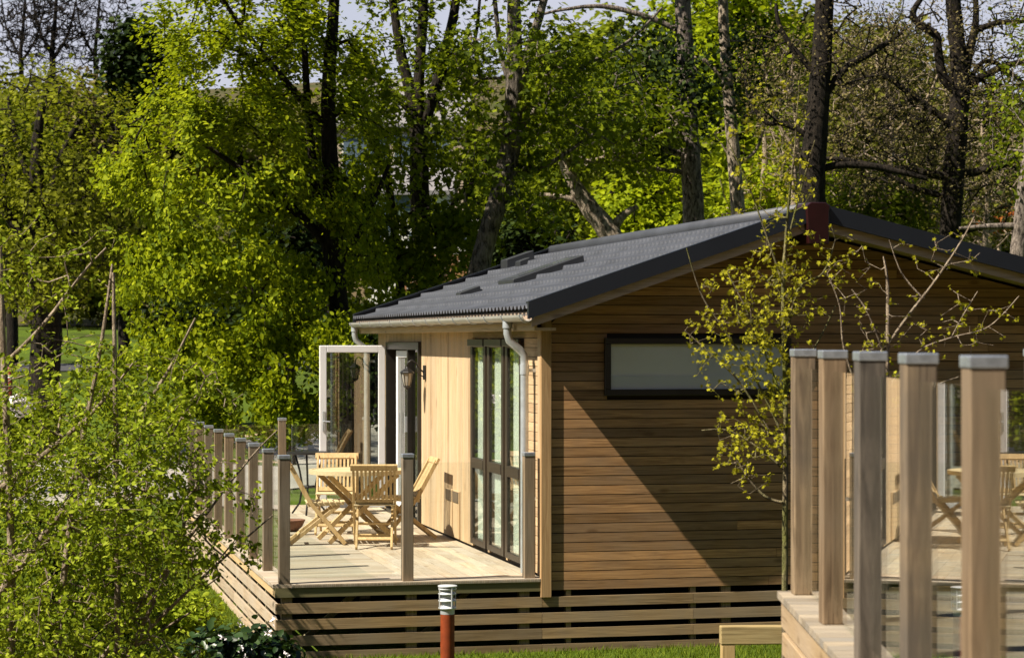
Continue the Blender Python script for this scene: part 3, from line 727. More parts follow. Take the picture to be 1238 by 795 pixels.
# ------------------------------------------------------------------ vegetation tools
def frames(d):
    d = d / np.maximum(np.linalg.norm(d, axis=1), 1e-9)[:, None]
    h = np.where(np.abs(d[:, 2:3]) < .9, np.array([[0, 0, 1.]]), np.array([[1., 0, 0]]))
    a = np.cross(d, h); a /= np.linalg.norm(a, axis=1)[:, None]; return d, a, np.cross(d, a)
def tubes(P0, P1, R0, R1, k):
    d, a, b = frames(P1 - P0); t = np.arange(k) * 2 * np.pi / k
    ring = a[:, None] * np.cos(t)[None, :, None] + b[:, None] * np.sin(t)[None, :, None]
    V = np.concatenate([P0[:, None] + ring * R0[:, None, None], P1[:, None] + ring * R1[:, None, None]], 1)
    n = len(P0); base = (np.arange(n) * 2 * k)[:, None]; j = np.arange(k)[None]; jn = (j + 1) % k
    Q = np.stack([base + j, base + jn, base + k + jn, base + k + j], 2).reshape(-1, 4)
    return V.reshape(-1, 3), Q
def bend(path, jit, rng, n=6):
    """smooth + subdivide a stem path [(P, r)...] with small wobble"""
    P = np.array([p for p, r in path]); R = np.array([r for p, r in path]); out = []
    m = len(P)
    for i in range(m - 1):
        p0 = P[max(i-1, 0)]; p1 = P[i]; p2 = P[i+1]; p3 = P[min(i+2, m-1)]
        for s in range(n):
            t = s / n; q = .5 * ((2*p1) + (-p0+p2)*t + (2*p0-5*p1+4*p2-p3)*t*t + (-p0+3*p1-3*p2+p3)*t**3)
            out.append((q + rng.normal(0, jit, 3) * (R[i] * .8), R[i] + (R[i+1] - R[i]) * t))
    out.append((P[-1], R[-1])); return out
def grow(stems, att, seg=.5, tipr=.006, p=2.3, rng=None, bow=.35, up=.15, jit=.06, order_from=None, maxr=None):
    """stems: list of paths [(P,r)...]; att (n,3) points to reach. returns edges, tips"""
    pos = []; par = []; fix = []; 
    for st in stems:
        for i, (P, r) in enumerate(st):
            pos.append(P); par.append(len(pos) - 2 if i else -1); fix.append(r)
    n0 = len(pos); N = n0 + len(att) * 8 + 10
    A = np.zeros((N, 3)); A[:n0] = pos; par = list(par); n = n0
    # order by distance from skeleton
    D = np.min(np.linalg.norm(att[:, None, :] - A[None, :n0:3, :], axis=2), axis=1); att = att[np.argsort(D)]
    tips = []; dirs = np.zeros((N, 3)); dirs[1:n0] = A[1:n0] - A[:n0-1]
    for a in att:
        dd = A[:n] - a; dist = np.sqrt((dd * dd).sum(1)) + .25 * np.clip(A[:n, 2] - a[2], 0, None)
        k = int(np.argmin(dist)); P = A[k]; L = np.linalg.norm(a - P)
        if L < 1e-3: continue
        pd = dirs[k] / (np.linalg.norm(dirs[k]) + 1e-9)
        c = P + (a - P) * .45 + (pd * bow + np.array([0, 0, up]) + rng.normal(0, .12, 3)) * L * .5
        m = int(min(7, max(1, round(L / seg)))); prev = k
        for i in range(1, m + 1):
            t = i / m; q = (1-t)**2 * P + 2*t*(1-t) * c + t*t * a
            if i < m: q = q + rng.normal(0, jit, 3) * L / m
            A[n] = q; dirs[n] = q - A[prev]; par.append(prev); prev = n; n += 1
        tips.append(n - 1)
    A = A[:n]; par = np.array(par); acc = np.zeros(n); nch = np.zeros(n, int)
    np.add.at(nch, par[par >= 0], 1)
    for i in range(n - 1, -1, -1):
        if acc[i] == 0: acc[i] = tipr ** p
        if par[i] >= 0: acc[par[i]] += acc[i]
    R = acc ** (1 / p); R[:n0] = np.array(fix)
    for i in range(n0, n):
        q = par[i]
        if q >= 0: R[i] = min(R[i], R[q] * .8 if q < n0 else R[q])
    if maxr is not None: R[n0:] = np.minimum(R[n0:], maxr)
    return A, par, R, np.array(tips), n0
def skeleton_mesh(name, A, par, R, mat, parent, big=.05):
    i = np.where(par >= 0)[0]; P0 = A[par[i]]; P1 = A[i]; R0 = np.minimum(R[par[i]], R[i] * 1.8); R1 = R[i]
    ln = np.linalg.norm(P1 - P0, axis=1); ok = ln > 1e-5
    P0, P1, R0, R1 = P0[ok], P1[ok], R0[ok], R1[ok]
    d = (P1 - P0) / np.linalg.norm(P1 - P0, axis=1)[:, None]; P1 = P1 + d * (R1 * .35)[:, None]
    Vs = []; Qs = []; off = 0
    for msk, k in ((R0 >= big, 12), ((R0 < big) & (R0 > .012), 6), (R0 <= .012, 3)):
        if msk.any():
            V, Q = tubes(P0[msk], P1[msk], R0[msk], R1[msk], k); Vs.append(V); Qs.append(Q + off); off += len(V)
    return mesh_np(name, np.concatenate(Vs), Qs, mat, parent, smooth=True)
KITE = (np.array([(0, 0, 0), (.36, .42, .10), (0, 1, 0), (-.36, .42, .10)], float), np.array([(0, 1, 2), (0, 2, 3)]))
OVAL = (np.array([(0, 0, 0), (.26, .28, .07), (.25, .66, .06), (0, 1, -.03), (-.25, .66, .06), (-.26, .28, .07)], float), np.array([(0, 1, 2, 3), (0, 3, 4, 5)]))
OVALW = (np.array([(0, 0, 0), (.40, .25, .09), (.34, .68, .07), (0, 1, -.05), (-.34, .68, .07), (-.40, .25, .09)], float), np.array([(0, 1, 2, 3), (0, 3, 4, 5)]))
LOBE = (np.array([(0, 0, 0), (.42, .02, .04), (.26, .30, .05), (.60, .52, .0), (.22, .60, .05), (0, 1.0, -.06), (-.22, .60, .05), (-.60, .52, .0), (-.26, .30, .05), (-.42, .02, .04)], float),
        np.array([(0, 1, 2, 3, 4, 5), (0, 5, 6, 7, 8, 9)]))
def leaves(name, cen, n, spread, size, shape, mat, parent, rng, upb=.8, out=None, outb=.5, droop=0.0, sizev=.35):
    c = np.repeat(cen, n, 0); N = len(c)
    s_ = rng.normal(0, 1, (N, 3)); c = c + s_ * np.asarray(spread)
    nrm = rng.normal(0, .55, (N, 3)) + np.array([0, 0, upb])
    if out is not None:
        o = c - out; o /= np.linalg.norm(o, axis=1)[:, None] + 1e-6; nrm += o * outb
    nrm /= np.linalg.norm(nrm, axis=1)[:, None]
    t = rng.normal(0, 1, (N, 3)); t[:, 2] -= droop; t -= nrm * (t * nrm).sum(1)[:, None]; t /= np.linalg.norm(t, axis=1)[:, None]
    b = np.cross(t, nrm); sz = size * (1 + rng.uniform(-sizev, sizev, N))
    T, Fc = shape; V = c[:, None] + (b[:, None] * T[None, :, 0:1] + t[:, None] * (T[None, :, 1:2] - .4) + nrm[:, None] * T[None, :, 2:3]) * sz[:, None, None]
    m = len(T); fs = (np.arange(N) * m)[:, None, None] + Fc[None]
    return mesh_np(name, V.reshape(-1, 3), [fs.reshape(-1, Fc.shape[1])], mat, parent)
def blob(specs, rng):
    """specs: (px,py,rx,ry,Y,ryDepth,n[,hollow]) -> attractors"""
    out = []
    for s in specs:
        px, py, rx, ry, Y, rd, n = s[:7]; hol = s[7] if len(s) > 7 else .25
        d = rng.normal(0, 1, (n, 3)); d /= np.linalg.norm(d, axis=1)[:, None]; r = rng.uniform(hol, 1, n) ** .5
        d *= r[:, None]; c = at(px, py, Y); out.append(c + d * np.array([rx / F * Y, rd, ry / F * Y]))
    return np.concatenate(out)
def stem(pts, Y, wob=.03, rng=None, n=6):
    """pts: (px,py,width px[,dY])"""
    path = []
    for q in pts:
        yy = Y + (q[3] if len(q) > 3 else 0); path.append((at(q[0], q[1], yy), q[2] / 2 / F * yy))
    return bend(path, wob, rng or RNG, n)
def root(pts, Y, extra=1.25):
    """prepend a stem point on the ground under the first point"""
    px, py, w = pts[0][:3]; x = (px - CX) / F * Y; z = float(H(x, Y)) - .2
    pyg = HY + (EYE - z) / Y * F
    return [(px, pyg, w * extra), (px, pyg - (pyg - py) * .25, w * 1.05)] + list(pts) if pyg > py + 10 else [(px, pyg + 8, w * extra)] + list(pts)
def tree(name, label, cat, Y, stems, blobs, bark, leafmat, seed, nleaf=10, spread=.2, size=.1, shape=KITE, seg=.6, tipr=.008, group=None, upb=.8, outb=.5, keep=1.0, wob=.03, trim=None, maxr=None, clump=0.0, droop=0, bow=.35, up=.15, leafname='crown', nodes=0.0, cthr=-.55, sizev=.35):
    rng = np.random.default_rng(seed)
    st = [stem(root(s, Y) if i == 0 else s, Y, wob, rng) for i, s in enumerate(stems)]
    base = st[0][0][0]; o = empty(name, base, 0, label, cat, group)
    att = blob(blobs, rng)
    if clump:                                       # leave gaps: drop attractors where a coarse noise is low
        q = att / clump; v = np.sin(q[:, 0] * 2.1 + 1.7 * np.sin(q[:, 2] * 1.3)) + np.sin(q[:, 2] * 2.3 + 1.1 * np.sin(q[:, 1] * 1.7)) + np.sin(q[:, 1] * 1.9 + q[:, 0]); att = att[v > cthr]
    if trim is not None: att = att[trim(att)]
    A, par, R, tips, n0 = grow(st, att, seg, tipr, rng=rng, maxr=maxr, bow=bow, up=up)
    skeleton_mesh('trunk', A - base, par, R, bark, o)
    if leafmat is not None and nleaf > 0:
        tc = A[tips]
        if nodes:
            ii = np.where((R <= nodes) & (par >= 0))[0]; ii = ii[ii >= n0]; f = rng.uniform(0, 1, (len(ii), 1)); tc = np.concatenate([tc, A[ii] * f + A[par[ii]] * (1 - f)])
        else:
            pt_ = A[par[tips]]; tc = np.concatenate([tc, (tc + pt_) / 2])
        if keep < 1: tc = tc[rng.random(len(tc)) < keep]
        leaves(leafname, tc - base, nleaf, spread, size, shape, leafmat, o, rng, upb, out=att.mean(0) - base, outb=outb, droop=droop, sizev=sizev)
    return o

exec(compile('', '', 'exec')) if False else None
#VEG
# big maple, left of the lodge
tree('maple_tree', 'large spreading maple in bright fresh leaf behind the left side of the deck', 'tree', 34.0,
     [[(428, 560, 28), (420, 450, 26), (406, 340, 24), (400, 220, 21), (397, 110, 17), (404, 0, 13), (408, -120, 8)],
      [(406, 345, 14), (385, 250, 12), (372, 130, 9), (365, 0, 7), (350, -120, 4)],
      [(420, 450, 15), (370, 400, 12), (300, 350, 9), (240, 320, 6)],
      [(402, 300, 13), (340, 240, 10), (270, 190, 7), (210, 150, 4)],
      [(398, 160, 11), (330, 80, 8), (270, 0, 6), (240, -80, 4)],
      [(404, 330, 11), (440, 270, 8), (470, 200, 5)]],
     [(270, 50, 100, 120, 34, 2.3, 420), (240, 230, 115, 130, 33.5, 2.2, 560), (260, 380, 125, 105, 33, 2.0, 500), (350, 60, 90, 130, 34.4, 2.2, 200), (390, 120, 95, 200, 34.3, 2.2, 420),
      (350, 440, 85, 90, 32.6, 1.4, 300), (400, 300, 80, 120, 34.6, 2.0, 260), (330, -130, 150, 110, 34, 2.4, 240), (215, 470, 110, 55, 32.5, 1.6, 260), (325, 490, 70, 45, 32, 1.2, 150)],
     M['bark_dark'], M['leaf_maple'], 11, nleaf=24, spread=.10, size=.082, shape=OVAL, seg=.45, tipr=.007, clump=.42, upb=.65, outb=.9, droop=.8, cthr=.05, sizev=.45)
tree('sycamore_tree', 'dark many-forked sycamore behind the far end of the lodge roof', 'tree', 38.0,
     [[(524, 430, 27), (517, 350, 25), (508, 250, 24), (506, 170, 22), (498, 120, 15), (482, 50, 11), (470, -40, 9), (460, -120, 6)],
      [(506, 172, 16), (507, 90, 13), (512, 0, 12), (512, -120, 8)],
      [(507, 170, 15), (530, 95, 13), (545, 35, 12), (562, -60, 8)],
      [(500, 140, 8), (455, 90, 6), (430, 60, 4)], [(512, 300, 8), (560, 230, 6), (590, 190, 4)], [(530, 95, 6), (570, 60, 5), (580, 0, 4)]],
     [(490, 70, 90, 100, 38, 2.4, 170), (500, 260, 90, 90, 37.4, 2.0, 130), (550, 310, 60, 60, 37, 1.5, 120), (560, 130, 60, 150, 38, 2.2, 130), (450, 350, 60, 55, 36.5, 1.4, 110), (500, -90, 120, 90, 38, 2.5, 100)],
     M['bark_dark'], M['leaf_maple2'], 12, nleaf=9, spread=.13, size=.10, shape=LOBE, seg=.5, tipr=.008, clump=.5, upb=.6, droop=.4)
tree('young_sycamore', 'thin leaning trunk with pale bark between the maple and the forked sycamore', 'tree', 37.0,
     [[(490, 430, 11), (484, 350, 11), (476, 270, 10), (466, 210, 9), (440, 150, 7), (415, 90, 4)], [(476, 270, 6), (500, 257, 6), (530, 250, 4)], [(478, 276, 6), (452, 258, 5), (430, 262, 3)]],
     [(450, 150, 60, 70, 37, 1.2, 60), (470, 300, 60, 60, 36.6, 1.0, 70)],
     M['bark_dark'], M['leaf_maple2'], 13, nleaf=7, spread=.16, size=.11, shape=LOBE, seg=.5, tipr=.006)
tree('alder_tree', 'grey barked tree leaning right over the roof, forked above, with sparse small leaves', 'tree', 35.0,
     [[(574, 400, 27), (576, 345, 26), (590, 282, 24), (613, 205, 26), (621, 130, 22), (622, 50, 18), (620, -60, 13)],
      [(620, 130, 14), (640, 60, 12), (655, 10, 10), (672, -60, 6)], [(618, 170, 8), (650, 130, 8), (700, 85, 6), (760, 50, 4), (800, 10, 3)],
      [(621, 120, 8), (605, 60, 7), (598, 0, 6), (590, -60, 4)], [(612, 210, 7), (660, 200, 6), (720, 160, 4)]],
     [(620, 60, 80, 120, 35, 2.2, 170), (700, 120, 90, 70, 35.5, 2.0, 150), (590, 180, 45, 100, 35, 1.6, 70), (650, 230, 40, 60, 35, 1.2, 60), (640, -80, 120, 60, 35, 2.0, 80)],
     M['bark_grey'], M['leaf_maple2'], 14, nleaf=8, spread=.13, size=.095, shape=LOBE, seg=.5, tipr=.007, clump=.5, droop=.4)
tree('leaning_tree', 'pale thick trunk leaning steeply to the left just above the roof ridge', 'tree', 42.0,
     [[(752, 330, 30), (738, 285, 27), (712, 250, 22), (690, 215, 16), (670, 160, 12), (655, 105, 11), (650, 40, 7)],
      [(738, 282, 15), (752, 262, 10), (770, 250, 6)], [(712, 250, 10), (690, 240, 8), (650, 235, 5)], [(680, 190, 8), (710, 195, 6), (760, 180, 4), (820, 150, 3)]],
     [(700, 150, 80, 60, 42, 2.0, 120), (780, 160, 60, 60, 42, 1.5, 90)],
     M['bark_pale'], M['leaf_maple2'], 15, nleaf=8, spread=.2, size=.13, seg=.6, tipr=.008)
PB = 'pine trunks behind the roof ridge'
tree('pine_tree', 'straight rough grey-brown pine trunk, the thickest one left of the ridge end', 'tree', 44.0,
     [[(842, 330, 28), (839, 270, 26), (834, 180, 24), (829, 80, 21), (824, -40, 18), (820, -150, 12)],
      [(834, 188, 9), (800, 180, 8), (770, 183, 7), (735, 196, 5), (700, 190, 3)], [(830, 118, 7), (790, 130, 6), (760, 145, 5), (720, 150, 3)], [(828, 40, 7), (780, 20, 7), (730, 8, 6), (680, 12, 4), (640, 22, 3)],
      [(838, 210, 7), (800, 205, 6), (760, 205, 5)]],
     [(790, 110, 60, 80, 44, 2.0, 120), (850, -90, 120, 60, 44, 2.4, 120), (745, 150, 60, 40, 44, 1.5, 70)],
     M['bark_pine'], M['leaf_dark'], 16, nleaf=14, spread=.28, size=.12, seg=.7, tipr=.008)
tree('pine_tree', 'slender pale trunk right of the thickest pine, rising straight behind the ridge', 'tree', 46.0,
     [[(898, 320, 19), (893, 262, 18), (884, 150, 15), (876, 50, 13), (873, -40, 12), (870, -150, 9)], [(880, 100, 6), (850, 72, 5), (838, 70, 3)], [(890, 200, 5), (915, 180, 4), (930, 130, 3)]],
     [(900, -90, 90, 60, 46, 2.2, 70), (900, 90, 40, 60, 46, 1.2, 40)],
     M['bark_pale'], M['leaf_dark'], 17, nleaf=12, spread=.28, size=.12, seg=.7, tipr=.008)
tree('pine_tree', 'dark thick trunk rising directly behind the dark red ridge end', 'tree', 40.0,
     [[(978, 320, 38), (980, 245, 35), (985, 175, 30), (993, 80, 25), (999, -40, 21), (1003, -150, 14)], [(988, 130, 10), (1020, 85, 9), (1060, 60, 8), (1090, 40, 5)], [(992, 95, 10), (960, 60, 7), (942, 30, 6), (938, 5, 4)],
      [(985, 170, 8), (950, 150, 7), (925, 148, 6), (905, 120, 4)], [(982, 210, 9), (1010, 200, 9), (1060, 202, 8), (1120, 216, 6)]],
     [(1040, 60, 70, 70, 40, 2.0, 180), (930, 90, 45, 70, 40, 1.5, 110), (990, -100, 120, 60, 40, 2.5, 120)],
     M['bark_dark'], M['leaf_brown'], 18, nleaf=5, spread=.16, size=.05, seg=.6, tipr=.007)
tree('bare_oak', 'dark crooked oak with long bare limbs right of the ridge, hardly in leaf', 'tree', 42.0,
     [[(1146, 360, 26), (1148, 290, 25), (1154, 200, 27), (1161, 110, 23), (1157, 50, 20), (1150, -30, 18), (1148, -130, 10)],
      [(1157, 110, 15), (1140, 92, 12), (1134, 60, 11), (1131, 42, 10), (1112, 30, 9), (1104, 15, 8), (1120, -10, 5)],
      [(1164, 100, 13), (1172, 62, 11), (1178, 38, 10), (1180, 10, 7), (1176, -60, 5)], [(1178, 38, 8), (1205, 28, 7), (1240, 26, 5), (1290, 20, 3)],
      [(1165, 105, 12), (1190, 92, 9), (1215, 80, 8), (1245, 76, 6), (1300, 90, 4)], [(1152, 215, 11), (1110, 208, 10), (1060, 202, 9), (1010, 192, 6), (960, 196, 4)],
      [(1152, 212, 11), (1180, 208, 10), (1215, 198, 9), (1250, 185, 8), (1320, 170, 5)], [(1150, 240, 8), (1100, 225, 7), (1070, 208, 6)], [(1150, 150, 9), (1110, 120, 8), (1075, 95, 7), (1050, 92, 4)],
      [(1148, 285, 7), (1190, 274, 7), (1240, 272, 6), (1290, 265, 4)], [(1158, 130, 7), (1190, 74, 6), (1238, 100, 4)]],
     [(1130, 90, 130, 110, 42, 2.5, 800), (1180, 190, 90, 80, 42, 2.2, 420), (1060, 180, 80, 70, 42, 2.0, 300), (1230, 60, 70, 90, 42, 2.2, 300), (1150, -80, 150, 60, 42, 3, 160)],
     M['bark_dark'], M['leaf_brown'], 19, nleaf=3, spread=.12, size=.055, seg=.35, tipr=.006, maxr=.045)
tree('old_oak', 'pale furrowed trunk at the right edge of the picture above the roof', 'tree', 38.0,
     [[(1228, 380, 26), (1231, 310, 21), (1237, 240, 17), (1246, 170, 17), (1250, 60, 14), (1255, -60, 8)], [(1230, 273, 9), (1190, 274, 7), (1160, 276, 4)]],
     [(1255, 120, 60, 120, 38, 2.0, 160)], M['bark_pine'], M['leaf_mid'], 20, nleaf=6, spread=.2, size=.09, seg=.5, tipr=.007)
# left: broad tree with pale thick bole
tree('oak_tree', 'broad old tree with thick furrowed bole and olive new leaf at the left edge', 'tree', 50.0,
     [[(52, 560, 44), (53, 470, 38), (56, 400, 38), (50, 330, 34), (45, 230, 20), (46, 160, 12), (60, 90, 6)], [(52, 330, 18), (90, 250, 13), (120, 190, 10), (140, 160, 6)], [(48, 330, 16), (10, 260, 12), (-30, 200, 8)],
      [(52, 300, 12), (70, 200, 9), (100, 140, 5)], [(46, 250, 10), (20, 170, 7), (10, 120, 4)]],
     [(60, 170, 120, 90, 50, 3.5, 420), (20, 280, 90, 70, 49, 3.0, 260), (120, 260, 60, 80, 49.5, 2.5, 260), (60, 350, 90, 30, 49, 2.5, 120)],
     M['bark_dark'], M['leaf_oak'], 21, nleaf=10, spread=.22, size=.12, seg=.8, tipr=.012, clump=.7, cthr=-.2)
#MASS
def filler(name, label, cat, px, top, bot, rx, Y, leafmat, bark, seed, nt, nleaf, size, group=None, w=14, spread=.4, clump=1.0, rd=None, bare=False, shape=KITE):
    cy = (top + bot) / 2; ry = (bot - top) / 2; rd = rd or rx / F * Y * .8
    x = px + np.random.default_rng(seed).uniform(-6, 6)
    s = [[(px, min(bot + 10, 405), w), (x, cy + ry * .4, w * .8), (px, cy - ry * .2, w * .5), (x, top + ry * .3, w * .2)],
         [(x, cy + ry * .5, w * .5), (px - rx * .4, cy, w * .3), (px - rx * .7, cy - ry * .4, w * .15)], [(x, cy + ry * .3, w * .5), (px + rx * .45, cy - ry * .1, w * .3), (px + rx * .7, cy - ry * .5, w * .15)]]
    return tree(name, label, cat, Y, s, [(px, cy, rx, ry, Y, rd, nt, .1)], bark, leafmat, seed, nleaf=nleaf, spread=spread, size=size, seg=1.0, tipr=.015 if not bare else .02, group=group, clump=clump, shape=shape)
FILL = [
 # name, label, px, top, bot, rx, Y, leaf, bark, nt, nleaf, size
 ('birch_tree', 'yellow green spring tree filling the gap between the leaning trunk and the thickest pine', 770, 60, 400, 85, 60, 'leaf_mid', 'bark_dark', 420, 10, .22),
 ('hazel_shrub', 'bright yellow leafed shrub low behind the roof ridge left of the thickest pine', 790, 190, 330, 75, 52, 'leaf_yellow', 'bark_dark', 330, 9, .16),
 ('lime_tree', 'bright lime green tree behind the slender pale trunk', 900, -60, 230, 110, 66, 'leaf_yellow', 'bark_dark', 460, 10, .25),
 ('hazel_shrub', 'gold and green shrub behind the ridge beside the slender pale trunk', 925, 120, 300, 75, 50, 'leaf_yellow', 'twig', 360, 7, .13),
 ('thorn_tree', 'olive green tree behind the long bare limbs of the oak', 1070, 20, 260, 100, 62, 'leaf_olive', 'bark_dark', 460, 9, .20),
 ('elder_shrub', 'mid green shrub low above the right roof slope', 1070, 195, 310, 85, 48, 'leaf_mid', 'twig', 360, 8, .12),
 ('thorn_tree', 'dull brownish half bare tree behind the right roof slope', 1190, 60, 330, 75, 56, 'leaf_olive', 'twig', 420, 7, .16),
 ('ivy_tree', 'dark leafy tree between the alder and the leaning trunk', 690, 20, 330, 65, 54, 'leaf_mid', 'bark_dark', 380, 9, .18),
 ('laurel_shrub', 'dark green shrub mass low behind the far end of the roof', 640, 250, 380, 70, 46, 'leaf_dark', 'bark_dark', 260, 12, .14),
 ('thorn_shrub', 'small mid green shrub below the forked sycamore beyond the roof', 520, 340, 430, 55, 44, 'leaf_mid', 'bark_dark', 130, 10, .12),
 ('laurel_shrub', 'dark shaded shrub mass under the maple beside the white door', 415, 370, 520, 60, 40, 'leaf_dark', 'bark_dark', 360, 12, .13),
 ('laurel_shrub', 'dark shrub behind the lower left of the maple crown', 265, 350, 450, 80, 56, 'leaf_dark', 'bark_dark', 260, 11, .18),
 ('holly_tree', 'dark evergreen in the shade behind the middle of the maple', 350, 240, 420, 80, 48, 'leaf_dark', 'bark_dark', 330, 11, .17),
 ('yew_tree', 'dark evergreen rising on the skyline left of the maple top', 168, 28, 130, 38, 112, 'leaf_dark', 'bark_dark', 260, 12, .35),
 ('thorn_tree', 'olive tree on the far slope above the lawn, left of the maple', 150, 190, 350, 75, 78, 'leaf_olive', 'bark_dark', 330, 10, .26),
 ('hawthorn_tree', 'fresh green tree on the slope at the far left behind the broad old tree', 15, 120, 330, 75, 74, 'leaf_mid', 'bark_dark', 330, 10, .26),
]
for i, (nm, lb, px, top, bot, rx, Y, lf, bk_, nt_, nl, sz) in enumerate(FILL):
    filler(nm, lb, 'shrub' if 'shrub' in nm else 'tree', px, top, bot, rx, Y, M[lf], M[bk_], 100 + i, nt_, nl, sz, spread=sz * 1.5, clump=.9)
for i, (px, top, bot, rx, Y) in enumerate(((1075, 0, 250, 95, 49), (1190, 90, 320, 80, 47), (960, 40, 230, 50, 48))):
    cy_ = (top + bot) / 2
    tree('bare_thicket_tree', ['thin leafless brown twigged tree between the two dark trunks right of the ridge', 'leafless brown twigged tree filling the gap right of the crooked oak', 'leafless grey twigged tree left of the dark trunk at the ridge end'][i], 'tree', Y,
         [[(px, bot, 8), (px + 4, cy_ + 30, 6), (px - 3, cy_ - 30, 4), (px, top + 20, 2)], [(px + 3, cy_ + 50, 5), (px - rx * .5, cy_, 3), (px - rx * .7, cy_ - 50, 1.5)], [(px + 3, cy_ + 40, 5), (px + rx * .5, cy_ - 10, 3), (px + rx * .7, cy_ - 60, 1.5)]],
         [(px, cy_, rx, (bot - top) / 2, Y, 1.6, 700, .05)], M['twig'], M['leaf_brown'], 330 + i, nleaf=2, spread=.15, size=.05, seg=.45, tipr=.007, maxr=.04)
tree('copper_shrub', 'small orange copper leafed shrub in the gap beside the right edge trunk', 'shrub', 60.0, [[(1208, 290, 5), (1208, 270, 3)]], [(1208, 264, 22, 9, 60, .6, 70, .1)], M['twig'], M['leaf_orange'], 60, nleaf=10, spread=.14, size=.12, seg=.4)
# far hillside wood: rows of individual trees
far = [(-40, 60, 125, 'leaf_olive'), (45, 95, 118, 'leaf_olive'), (110, 90, 120, 'leaf_brown'), (205, 110, 122, 'leaf_olive'), (290, 120, 126, 'leaf_mid'), (365, 118, 128, 'leaf_olive'),
       (445, 128, 134, 'leaf_brown'), (520, 135, 136, 'leaf_olive'), (600, 150, 125, 'leaf_mid'), (665, 60, 120, 'leaf_olive'), (735, 20, 110, 'leaf_mid'), (820, -10, 112, 'leaf_yellow'), (905, -20, 118, 'leaf_mid'), (985, 10, 112, 'leaf_olive'), (1060, 20, 118, 'leaf_olive'), (1130, 60, 116, 'leaf_brown'), (1200, 130, 120, 'leaf_olive'), (1275, 130, 118, 'leaf_mid')]
for i, (px, top, Y, lf) in enumerate(far):
    o = filler('woodland_tree', ['olive tree', 'green tree', 'brownish tree'][i % 3], 'tree', px, top, top + 150, 62, Y, M[lf], M['bark_dark'], 200 + i, 200, 11, .42, group='trees on the far wooded slope', spread=.6, clump=1.6, rd=4.0)
    o['label'] = 'distant ' + {'leaf_olive': 'olive', 'leaf_brown': 'brownish', 'leaf_mid': 'green', 'leaf_yellow': 'yellow green'}[lf] + ' tree high on the wooded slope, number %d from the left' % (i + 1)
far2 = [(0, 210, 100, 'leaf_mid'), (75, 240, 96, 'leaf_olive'), (150, 260, 98, 'leaf_olive'), (235, 250, 96, 'leaf_mid'), (320, 230, 100, 'leaf_olive'), (395, 180, 104, 'leaf_dark'), (590, 240, 96, 'leaf_mid'), (660, 210, 90, 'leaf_mid'), (735, 190, 86, 'leaf_olive'), (820, 150, 88, 'leaf_yellow'), (900, 150, 86, 'leaf_mid'), (980, 150, 84, 'leaf_yellow'), (1060, 180, 86, 'leaf_mid'), (1140, 190, 84, 'leaf_olive'), (1220, 200, 86, 'leaf_mid')]
for i, (px, top, Y, lf) in enumerate(far2):
    o = filler('woodland_tree', 'x', 'tree', px, top, top + 140, 62, Y, M[lf], M['bark_dark'], 240 + i, 190, 11, .32, group='trees at the foot of the wooded slope', spread=.45, clump=1.3, rd=3.2)
    o['label'] = {'leaf_olive': 'olive', 'leaf_dark': 'dark', 'leaf_mid': 'green', 'leaf_yellow': 'yellow green'}[lf] + ' tree at the foot of the wooded slope, number %d from the left' % (i + 1)
# bare skyline trees, far left
for i, (px, bot, w, lb) in enumerate(((26, 95, 6, 'bare tree standing on the skyline at the extreme left'), (64, 92, 8, 'thickest bare tree on the skyline at upper left'), (116, 95, 6, 'bare tree on the skyline nearest the dark evergreen'))):
    Y = 126.0
    tree('bare_tree', lb, 'tree', Y, [[(px, bot, w), (px - 1, bot - 30, w * .85), (px + 3, bot - 75, w * .6), (px + 6, bot - 130, w * .25)], [(px - 1, bot - 25, w * .6), (px - 18, bot - 60, w * .4), (px - 26, bot - 110, w * .2)], [(px, bot - 20, w * .6), (px + 18, bot - 50, w * .4), (px + 30, bot - 100, w * .2)]],
         [(px, bot - 70, 60, 72, Y, 3.5, 1500, .05)], M['bark_dark'], None, 300 + i, seg=.8, tipr=.013, maxr=.08, bow=.6, up=.3)
tree('bare_tree', 'leafless twiggy tree seen through the gap beside the forked sycamore', 'tree', 120.0, [[(560, 140, 6), (566, 90, 4), (570, 40, 2)]], [(568, 90, 40, 50, 120, 2.4, 500, .05)], M['twig'], None, 310, seg=1.0, tipr=.016, maxr=.08)

